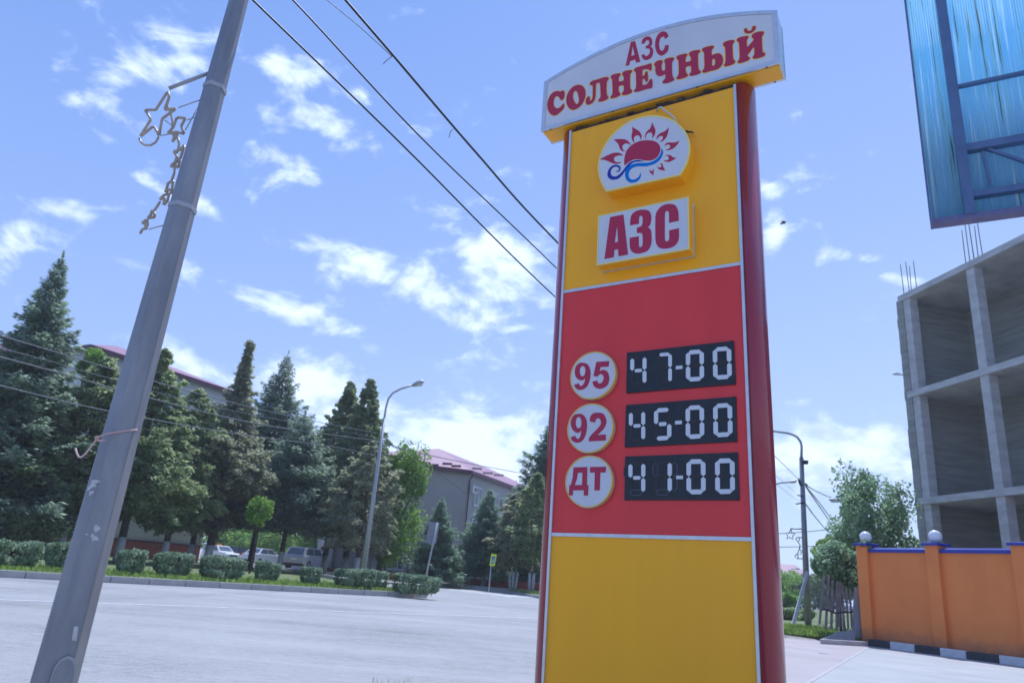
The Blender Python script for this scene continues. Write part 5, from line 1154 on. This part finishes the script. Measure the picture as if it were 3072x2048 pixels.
# ------------------------------------------------------------------ cars
def car(name, label, pos, az, body, prof, green, W_=1.7, wheels=((.75,), (3.3,)), wr=.3, roofsign=False, grp='parked cars', cat='car', rails=False, glass='glass'):
    """az: heading clockwise from +Y; prof: side profile (x along length, z); green: greenhouse (x0,x1,x2,x3,zb,zt)"""
    C0 = empty(name, pos, label, cat, grp); ca, sa = math.sin(az), math.cos(az)
    fx = np.array([ca, sa, 0]); sx = np.array([sa, -ca, 0])          # forward, right side
    L = max(p[0] for p in prof); 
    f = lambda x, y, z: np.asarray(pos)+fx*(x-L/2)+sx*y+np.array([0, 0, z])
    mb = MB(); n = len(prof); cx_, cz_ = L/2, .6; rings = [(-W_/2, .93), (-W_/2*.96, .985), (-W_/2*.85, 1.0), (W_/2*.85, 1.0), (W_/2*.96, .985), (W_/2, .93)]
    vs = [f(cx_+(x-cx_)*s, y, cz_+(z-cz_)*s) for y, s in rings for x, z in prof]
    fs = [(i*n+k, i*n+(k+1) % n, (i+1)*n+(k+1) % n, (i+1)*n+k) for i in range(5) for k in range(n)]+[tuple(range(n)), tuple(5*n+i for i in range(n))]
    mb.add(vs, fs); bo = build(mb, 'body', M[body], C0)
    x0, x1, x2, x3, zb, zt_ = green; wb, wt = W_/2*.93, W_/2*.76
    c8 = lambda o_=0: [f(x0, -wb, zb), f(x3, -wb, zb), f(x3, wb, zb), f(x0, wb, zb), f(x1, -wt, zt_), f(x2, -wt, zt_), f(x2, wt, zt_), f(x1, wt, zt_)]
    v8 = c8(); mb = MB(); mb.add(v8, [(0,1,5,4),(1,2,6,5),(2,3,7,6),(3,0,4,7),(4,5,6,7)]); build(mb, 'cabin', M[body], C0)
    def pane(i, j, k, l, a0_, a1_, nm, b0=.14, b1=.88, mm=glass):
        A, B, Cc, Dd = v8[i], v8[j], v8[k], v8[l]            # A,B bottom; C above B; D above A
        P = lambda u, v: (A*(1-u)+B*u)*(1-v)+(Dd*(1-u)+Cc*u)*v
        nn = np.cross(B-A, Dd-A); nn /= np.linalg.norm(nn); cen = sum(v8)/8
        if nn@(P(.5, .5)-cen) < 0: nn = -nn
        q_ = [P(a0_, b0)+nn*.012, P(a1_, b0)+nn*.012, P(a1_, b1)+nn*.012, P(a0_, b1)+nn*.012]
        mb = MB(); mb.add(q_+[x-nn*.02 for x in q_], [(0,1,2,3),(0,4,5,1),(1,5,6,2),(2,6,7,3),(3,7,4,0)]); build(mb, nm, M[mm], C0)
    pane(1, 2, 6, 5, .06, .94, 'windscreen'); pane(3, 0, 4, 7, .08, .92, 'rear_window')
    for (i, j, k, l) in ((0, 1, 5, 4), (3, 2, 6, 7)):
        pane(i, j, k, l, .06, .47, 'side_window'); pane(i, j, k, l, .51, .93, 'side_window')
    for x in [w[0] for w in wheels]:
        for s in (-1, 1):
            mb = MB(); mb.tube([f(x, s*(W_/2-.18), wr), f(x, s*(W_/2+.01), wr)], wr, 20, smooth=False); w = build(mb, 'wheel', M['tyre'], C0)
            mb = MB(); mb.tube([f(x, s*(W_/2), wr), f(x, s*(W_/2+.018), wr)], wr*.62, 14, smooth=False); build(mb, 'rim', M['rim'], w)
    for s in (-1, 1):
        mb = MB(); c = f(L-.10, s*(W_/2-.28), .66); mb.obox(c, fx*.06, sx*.17, (0, 0, .08)); build(mb, 'headlight', M['headlens'], C0)
        mb = MB(); c = f(.10, s*(W_/2-.16), .82); mb.obox(c, fx*.07, sx*.12, (0, 0, .12)); build(mb, 'tail_light', M['redlens'], C0)
    mb = MB(); mb.obox(f(L-.02, 0, .36), fx*.08, sx*(W_/2-.06), (0, 0, .11)); build(mb, 'bumper', M['irondark'], C0)
    mb = MB(); mb.obox(f(.02, 0, .36), fx*.08, sx*(W_/2-.06), (0, 0, .11)); build(mb, 'bumper', M['irondark'], C0)
    mb = MB(); mb.obox(f(L-.04, 0, .64), fx*.05, sx*.38, (0, 0, .08)); build(mb, 'grille', M['irondark'], C0)
    mb = MB(); mb.obox(f(.03, 0, .78), fx*.045, sx*.24, (0, 0, .055)); build(mb, 'number_plate', M['signwhite'], C0)
    if roofsign: mb = MB(); mb.obox(f((x1+x2)/2+.3, 0, zt_+.09), fx*.09, sx*.22, (0, 0, .085)); build(mb, 'taxi_roof_sign', M['amber'], C0)
    return C0
SED = [(.0,.35),(.02,.75),(.12,.93),(.9,.98),(3.0,.95),(4.0,.78),(4.18,.62),(4.2,.3),(3.7,.22),(.5,.22)]
WAG = [(.0,.32),(.0,.8),(.08,.92),(2.9,.92),(3.95,.84),(4.08,.72),(4.1,.3),(3.7,.22),(.4,.22)]
SUV = [(.0,.42),(.0,.95),(.1,1.08),(3.2,1.08),(4.2,.95),(4.45,.7),(4.5,.35),(4.0,.3),(.4,.3)]
car('taxi_estate', 'white boxy estate taxi with an orange roof sign', BY(668, 70, .25)+[-.3, 0, 0], math.radians(128), 'carwhite', WAG, (.02, .25, 2.15, 2.95, .9, 1.42), 1.62, ((.75,), (3.2,)), .29, True)
car('parked_sedan', 'white sedan parked with its rear towards the verge', BY(785, 66, .25), math.radians(24), 'carwhite', SED, (.55, 1.15, 2.3, 3.15, .93, 1.42), 1.68, ((.8,), (3.3,)), .30)
car('parked_suv', 'silver off-roader parked under the blue spruce', BY(918, 60, .25), math.radians(14), 'carsilver', SUV, (.05, .45, 2.7, 3.5, 1.05, 1.68), 1.8, ((.85,), (3.55,)), .36)
car('parked_hatchback', 'dark red car mostly hidden behind the taxi', BY(728, 80, .25), math.radians(20), 'cardark', WAG, (.1, .4, 2.3, 3.0, .9, 1.5), 1.65)
for i, (px, y, az, c_, lb_) in enumerate([(2352, 96, -20, 'carwhite', 'distant white car nearest to the sign edge'), (2385, 90, -20, 'carwhite', 'distant white car seen past the leaning plank'), (2408, 98, -20, 'carsilver', 'distant silver car left of the utility pole'), (2452, 100, -20, 'carwhite', 'distant white car right of the utility pole'), (2480, 96, -20, 'carblue', 'distant dark blue car behind the stakes'), (2530, 94, -20, 'carwhite', 'distant white car glimpsed between the stakes')]):
    car('distant_car', lb_, BY(px, y, 0), math.radians(az+180), c_, SED, (.55, 1.15, 2.3, 3.15, .93, 1.42), 1.68, ((.8,), (3.3,)), .30, grp='distant cars on the right')
# white van far away
vb_ = BY(2352, 104, 0); V = empty('distant_van', vb_, 'pale distant box van above the far cars', 'van'); mb = MB(); mb.obox(vb_+[0, 0, 1.7], (1.3, 0, 0), (0, 2.4, 0), (0, 0, 1.25)); build(mb, 'box_body', M['carwhite'], V)
mb = MB(); mb.obox(vb_+[0, -3.0, 1.2], (1.0, 0, 0), (0, .6, 0), (0, 0, .8)); build(mb, 'cab', M['carsilver'], V); mb = MB(); mb.obox(vb_+[0, -3.62, 1.5], (.85, 0, 0), (0, .02, 0), (0, 0, .35)); build(mb, 'windscreen', M['glass'], V)
for dx in (-1.1, 1.1):
    for dy in (-2.6, 1.4): mb = MB(); mb.tube([vb_+[dx-.12, dy, .42], vb_+[dx+.12, dy, .42]], .42, 14); build(mb, 'wheel', M['tyre'], V)
hb_ = BY(2360, 140, 0); V = empty('distant_house', hb_, 'tiny distant house with a pink roof above the far trees', 'house')
hz_ = HZ(hb_, 1738); mb = MB(); mb.obox(hb_+[0, 5, hz_/2], (6, 0, 0), (0, 5, 0), (0, 0, hz_/2)); build(mb, 'wall', M['wallcream'], V)
mb = MB(); mb.add([hb_+p for p in ([-6.5,-.5,hz_],[6.5,-.5,hz_],[6.5,10.5,hz_],[-6.5,10.5,hz_],[-4,5,hz_+3],[4,5,hz_+3])], [(0,1,5,4),(1,2,5),(2,3,4,5),(3,0,4),(3,2,1,0)]); build(mb, 'roof', M['roof'], V)

# ------------------------------------------------------------------ orange wall
k0, k1 = G(2604, 1937), G(3072, 2000); dK = (k1-k0)/np.linalg.norm(k1-k0); nK = np.array([-dK[1], dK[0], 0])   # nK away from camera
if nK[0] < 0: nK = -nK
wd_ = dK; wl0 = k0+nK*.30; 
zc = .22; 
def wz(px, py): # height on wall plane seen at pixel
    d = ray(px, py); t_ = ((wl0-CP)@nK)/(d@nK); P = CP+d*t_; return P
tops = [wz(2640, 1657), wz(2840, 1654), wz(3060, 1652)]; zw = sum(p[2] for p in tops)/3
ow = empty('orange_wall', wl0, 'orange rendered boundary wall with blue metal coping', 'wall')
spans = [(wz(2583, 1800), wz(2612, 1800)), (wz(2798, 1700), wz(2842, 1760)), (wz(3064, 1700), wz(3110, 1700))]
s0 = (spans[0][0]-wl0)@dK; s1 = (spans[0][1]-wl0)@dK; c1_ = ((wz(2800, 1640)-wl0)@dK+(wz(2862, 1935)-wl0)@dK)/2-.12; c2_ = c1_+ (c1_-(s0+s1)/2)
cs = [(s0+s1)/2+.06, c1_, c2_, 2*c2_-c1_]
zp = zw+.14
for i, s in enumerate(cs):
    mb = MB(); mb.obox(wl0+dK*s+[0, 0, zp/2]+nK*.1, dK*.16, nK*.22, (0, 0, zp/2)); pr = build(mb, 'pier', M['orange'], ow)
    mb = MB(); mb.obox(wl0+dK*s+[0, 0, zp+.03]+nK*.1, dK*.21, nK*.28, (0, 0, .03)); mb.add([wl0+dK*(s+a_*.21)+nK*(.1+b_*.28)+[0, 0, zp+.06] for a_, b_ in ((-1,-1),(1,-1),(1,1),(-1,1))]+[wl0+dK*s+nK*.1+[0, 0, zp+.11]], [(0,1,4),(1,2,4),(2,3,4),(3,0,4)]); build(mb, 'pier_cap', M['bluecap'], pr)
for i in range(3):
    a_, c_ = cs[i]+.16, cs[i+1]-.16
    mb = MB(); mb.obox(wl0+dK*(a_+c_)/2+nK*.12+[0, 0, zw/2], dK*(c_-a_)/2, nK*.12, (0, 0, zw/2)); wp_ = build(mb, 'wall_panel', M['orange'], ow)
    mb = MB(); f3 = lambda u, v, w: wl0+dK*w+nK*(.12+u)+np.array([0, 0, v]); mb.prism([[np.array(p) for p in ((-.17, zw-.03), (.17, zw-.03), (.17, zw+.05), (0, zw+.10), (-.17, zw+.05))]], f3, a_, c_)
    mb.add([f3(p[0], p[1], a_) for p in ((-.17, zw-.03), (.17, zw-.03), (.17, zw+.05), (0, zw+.10), (-.17, zw+.05))], [(0,1,2,3,4)]); build(mb, 'coping', M['bluecap'], wp_)
for i, s in enumerate(cs[:2]):
    c = wl0+dK*s+nK*.1+[0, 0, zp+.24]; gl = empty('globe_lamp', wl0+dK*s+nK*.1+[0, 0, zp+.1], ['white globe lamp half hidden by leaves on the first wall pier', 'white globe lamp on the middle pier of the orange wall'][i], 'globe lamp', 'globe lamps on wall piers')
    mb = MB(); mb.sphere(c, .155, 24, 14); build(mb, 'globe', M['globe'], gl); mb = MB(); mb.tube([c-[0, 0, .21], c-[0, 0, .15]], .07, 14); build(mb, 'base', M['dark'], gl)
# painted kerb blocks
bpx = [(2604,1937),(2674,1946),(2747,1956),(2819,1966),(2905,1977),(2998,1990)]
ts = [((G(*p)-k0)@dK) for p in bpx]; avg = (ts[-1]-ts[1])/4; ts += [ts[-1]+avg*(i+1) for i in range(3)]
KG = 'black and white painted kerb stones'
names = ['black kerb stone at the far left end of the orange wall', 'white kerb stone nearest the far end of the wall', 'black kerb stone between the two far white ones', 'white kerb stone below the middle wall pier', 'black kerb stone right of the middle pier', 'white kerb stone at the right picture edge', 'black kerb stone just past the picture edge', 'white kerb stone beyond the picture edge']
for i in range(len(ts)-1):
    if i >= 6: break
    a_, c_ = k0+dK*(ts[i]+.006), k0+dK*(ts[i+1]-.006); mb = MB(); mb.obox((a_+c_)/2+nK*.075+[0, 0, .06], (c_-a_)/2, nK*.075, (0, 0, .12))
    o = build(mb, 'kerb_stone', M['kblack' if i % 2 == 0 else 'kwhite'], org=(a_+c_)/2); tag(o, names[i], 'kerb stone', KG)
    bvm = o.modifiers.new('bevel', 'BEVEL'); bvm.width = .015; bvm.segments = 2
mb = MB(); a_, c_ = k0, k0+dK*(ts[6]+1); mb.obox((a_+c_)/2+nK*.22+[0, 0, .06], (c_-a_)/2, nK*.075, (0, 0, .10)); struct(mb, 'wall_footing', M['kerb'])

# ------------------------------------------------------------------ stakes and boards by the wall end
SY = 20.5
for i, (x0, y0, x1, y1, lb_) in enumerate([(2458,1872,2472,1725,'first grey stake, leaning right, furthest left'), (2477,1888,2486,1722,'second grey stake from the left'), (2494,1888,2497,1738,'third grey stake from the left, thin'), (2510,1890,2512,1742,'fourth grey stake under the bush'), (2517,1880,2520,1745,'stake with a whitish foot in the middle of the row'), (2531,1888,2527,1750,'dark stake right of the whitish one'), (2545,1887,2538,1760,'thin stake second from the board'), (2556,1884,2549,1765,'thin stake next to the leaning board')]):
    a_, c_ = AT(x0, y0, SY), AT(x1, y1, SY+.3); mb = MB(); d_ = c_-a_; mb.obox((a_+c_)/2, (.028 if i < 5 else .02, 0, 0), (0, .02, 0), d_/2); tag(build(mb, 'stake', M['wood'], org=a_), lb_, 'stake', 'stakes by the wall end')
a_ = [AT(*p) for p in ((2465,1828,SY-.1),(2480,1828,SY-.1),(2505,1838,SY-.1),(2525,1836,SY-.1),(2565,1834,SY-.1))]; mb = MB(); mb.tube(a_, .022, 6); tag(build(mb, 'bent_pipe', M['dark'], org=a_[0]), 'black bent pipe lying across the stakes', 'pipe')
a_ = [AT(*p) for p in ((2557,1908,SY-.2),(2588,1914,SY-.2),(2590,1760,SY-.1),(2565,1760,SY-.1))]; mb = MB(); o_ = np.array([0, .05, 0]); mb.add(a_+[x+o_ for x in a_], [(0,1,2,3),(7,6,5,4),(0,4,5,1),(1,5,6,2),(2,6,7,3),(3,7,4,0)]); tag(build(mb, 'leaning_board', M['board'], org=a_[0]), 'wide grey board leaning at the end of the orange wall', 'board')
b0_ = [AT(*p) for p in ((2466,1918,SY-.5),(2566,1924,SY-.5),(2566,1890,SY-.4),(2520,1894,SY-.4))]; mb = MB(); o_ = np.array([0, .12, 0]); mb.add(b0_+[x+o_ for x in b0_], [(0,1,2,3),(7,6,5,4),(0,4,5,1),(1,5,6,2),(2,6,7,3),(3,7,4,0)]); tag(build(mb, 'concrete_slab', M['board'], org=b0_[0]), 'low broken grey slab lying below the stakes', 'slab')
mb = MB(); p_, q_ = G(2462, 1930), G(2602, 1938); mb.obox((p_+q_)/2+[0, 0, .04], (q_-p_)/2, (.03, .1, 0), (0, 0, .07)); tag(build(mb, 'kerb_beam', M['kerb'], org=p_), 'long low concrete beam in front of the grey slab', 'beam')

# ------------------------------------------------------------------ unfinished concrete building
fb = empty('concrete_frame', AT(2900, 1700, 24)*[1, 1, 0], 'unfinished grey concrete frame building behind the orange wall', 'building')
c0 = AT(2692, 890, 28.0); zt_ = c0[2]; c1 = G(3072, 700.5, zt_); dF = (c1-c0); dF[2] = 0; dF /= np.linalg.norm(dF); nF = np.array([-dF[1], dF[0], 0])
if nF[0] < 0: nF = -nF
c0 = c0*[1, 1, 0]
def fpt(s, z, w=0): return c0+dF*s+nF*w+np.array([0, 0, z])
def sol(px, z, py=None):
    lo, hi = -5, 24
    for _ in range(50):
        m_ = (lo+hi)/2
        if proj(fpt(m_, z))[0] < px: lo = m_
        else: hi = m_
    return lo
zf = [HZ(fpt(0, 0), 1176), HZ(fpt(0, 0), 1494)]
LEN = 22
for z in [zt_]+zf:
    mb = MB(); mb.obox(fpt(LEN/2, z-.125, 6), dF*LEN/2, nF*6, (0, 0, .125)); build(mb, 'floor_slab', M['conc'], fb)
s1_, s2_ = .19, sol(2893, zt_-.5); sp_ = s2_-s1_
lv = [0]+zf[::-1]+[zt_]
cols = [s1_, s2_, s2_+sp_, s2_+2*sp_, s2_+3*sp_]
for j in range(3):
    za, zb_ = lv[j], lv[j+1]-.252
    for s in cols:
        if s < LEN-.6:
            for w in (.03, 6.2): mb = MB(); mb.obox(fpt(s+.22, (za+zb_)/2, w+.22), dF*.185, nF*.185, (0, 0, (zb_-za)/2)); build(mb, 'column', M['conc'], fb)
    mb = MB(); mb.obox(fpt(LEN/2, (za+zb_)/2, 3.2), dF*LEN/2, nF*.1, (0, 0, (zb_-za)/2)); build(mb, 'block_wall', M['block'], fb)
    mb = MB(); mb.obox(fpt(.10, (za+zb_)/2, 1.6), dF*.12, nF*1.58, (0, 0, (zb_-za)/2)); build(mb, 'block_wall', M['block'], fb)
for j in range(34):
    z = .2+j*zt_/34.5; mb = MB(); mb.obox(fpt(-.02+random.uniform(-.035, .03), z, .12), dF*.12, nF*.11, (0, 0, zt_/34.5*.497)); build(mb, 'edge_block', M['block'], fb)
for px in (2706, 2722, 2891, 2903, 2916):
    s = sol(px, zt_); hz2 = 1.35 if px < 2800 else 1.75
    for o_ in ((0, .1), (.14, .35)):
        mb = MB(); P = fpt(s+o_[0], zt_, o_[1]); mb.tube([P, P+np.array([random.uniform(-.03, .03), 0, hz2*random.uniform(.8, 1.05)])], .016, 5); build(mb, 'rebar', M['rebar'], fb)

# ------------------------------------------------------------------ billboard
BYD = 9.0; q0 = AT(2793, 670, BYD); q1 = G(3072, 631, q0[2]); dB = q1-q0; dB[2] = 0; dB /= np.linalg.norm(dB); nB = np.array([dB[1], -dB[0], 0])   # towards camera
Zv = np.array([0, 0, 1.0])
def bfr(u, v, w): return q0+dB*u+Zv*v+nB*w
def bl(px, py, w=0.0):
    d = ray(px, py); t_ = ((q0+nB*w-CP)@nB)/(d@nB); P = CP+d*t_-q0; return np.array([P@dB, P[2]])
bb = empty('billboard', bfr(3.2, 0, 0)*[1, 1, 0], 'blue framed billboard back with weathered translucent sheets, high at top right', 'billboard')
BWD, BHT = 6.0, 4.2
mb = MB(); nn_ = 180
vs = []; 
for i in range(nn_*4+1): u = .03+(BWD-.03)*i/(nn_*4); w = -.16+.004*math.sin(i*math.pi/2); vs += [bfr(u, .12, w), bfr(u, BHT, w)]
mb.add(vs, [(2*i, 2*i+2, 2*i+3, 2*i+1) for i in range(nn_*4)], True); sh = build(mb, 'translucent_sheet', M['poly'], bb, recalc=False)
sm = sh.modifiers.new('thick', 'SOLIDIFY'); sm.thickness = .004
def bar(name, a, c, hw, m, w0, w1, vertical=False):
    d_ = (c-a)/np.linalg.norm(c-a); n_ = np.array([-d_[1], d_[0]]); l = [a-n_*hw, c-n_*hw, c+n_*hw, a+n_*hw]
    mb = MB(); mb.prism([l], bfr, w0, w1); mb.add([bfr(p[0], p[1], w0) for p in l], [(0, 1, 2, 3)]); return build(mb, name, M[m], bb)
bar('bottom_beam', np.array([0, .035]), np.array([BWD, .035]), .035, 'framelow', -.2, .0)
bar('bottom_angle', np.array([0, .10]), np.array([BWD, .10]), .03, 'signgrey', -.2, -.12)
bar('side_rail', np.array([.012, .07]), np.array([.012, BHT]), .014, 'frameblue', -.19, -.12)
ub = bl(2905, 600)[0]; 
bar('upright', np.array([ub, .06]), np.array([bl(2887, 60)[0]*0+ub, BHT]), .065, 'frameblue', -.12, .02)
bar('upright', np.array([ub+2.2, .06]), np.array([ub+2.2, BHT]), .065, 'frameblue', -.12, .02)
ur_ = BWD
v1 = bl(2960, 235)[1]; v2 = bl(2990, 425)[1]; v3 = bl(3000, 568)[1]
bar('thin_rail', np.array([ub, v1]), np.array([ur_, v1]), .022, 'frameblue', -.10, -.03)
bar('cross_beam', np.array([ub, v2]), np.array([ur_, v2]), .055, 'frameblue', -.12, .0)
bar('lower_beam', np.array([ub, v3]), np.array([ur_, v3]), .045, 'frameblue', -.12, .0)
bar('brace', bl(2950, 448), bl(2975, 560), .02, 'frameblue', -.09, -.04)
bar('brace', bl(2962, 440), bl(3110, 490), .02, 'frameblue', -.085, -.035)
mb = MB(); mb.obox(bfr(5.2, (-q0[2]+BHT)/2-.1, -.35), dB*.16, nB*.14, (0, 0, (q0[2]+BHT)/2)); build(mb, 'support_post', M['frameblue'], bb)
# bird
bp_ = AT(2350, 669, 22); bd = MB(); bd.sphere(bp_, .05, 8, 6, (1.8, .7, .6)); bd.add([bp_+[0, 0, .01], bp_+[-.06, .12, .05], bp_+[.05, .1, .04], bp_+[.0, .2, .03]], [(0, 1, 3, 2)]); bd.add([bp_+[0, 0, .01], bp_+[-.13, -.1, .03], bp_+[.13, -.05, .04]], [(0, 1, 2)])
tag(build(bd, 'flying_bird', M['dark'], org=bp_), 'tiny dark bird flying right of the sign', 'bird')

rng = np.random.default_rng(77); N = 60; c0_ = G(1215, 2056)
P = c0_+np.stack([rng.normal(0, .16, N), rng.normal(0, .10, N), 0*rng.uniform(0, 1, N)], 1); L_ = rng.uniform(.02, .07, N); P[:, 2] = L_*.42
gr = cards(P, rdir(rng, N)*.45+np.array([0, 0, 1.0]), rdir(rng, N), L_, L_*.09, 'dry_weeds', M['blade'], None, np.zeros(3)); tag(gr, 'small dry weeds at the near road edge left of the sign', 'weeds', kind='stuff')

# a thin summer haze: one closed box of even air round everything
mb = MB(); mb.box(-135, 150, -30, 170, -1.5, 30)
hm = bpy.data.materials.new('haze_air'); hm.use_nodes = True; t = hm.node_tree; t.nodes.clear(); pv = t.nodes.new('ShaderNodeVolumePrincipled'); pv.inputs['Color'].default_value = (.93, .95, 1, 1); pv.inputs['Density'].default_value = .0008
ho = t.nodes.new('ShaderNodeOutputMaterial'); t.links.new(pv.outputs[0], ho.inputs['Volume'])
hz_o = build(mb, 'haze', hm); hz_o['kind'] = 'stuff'
#@@R1
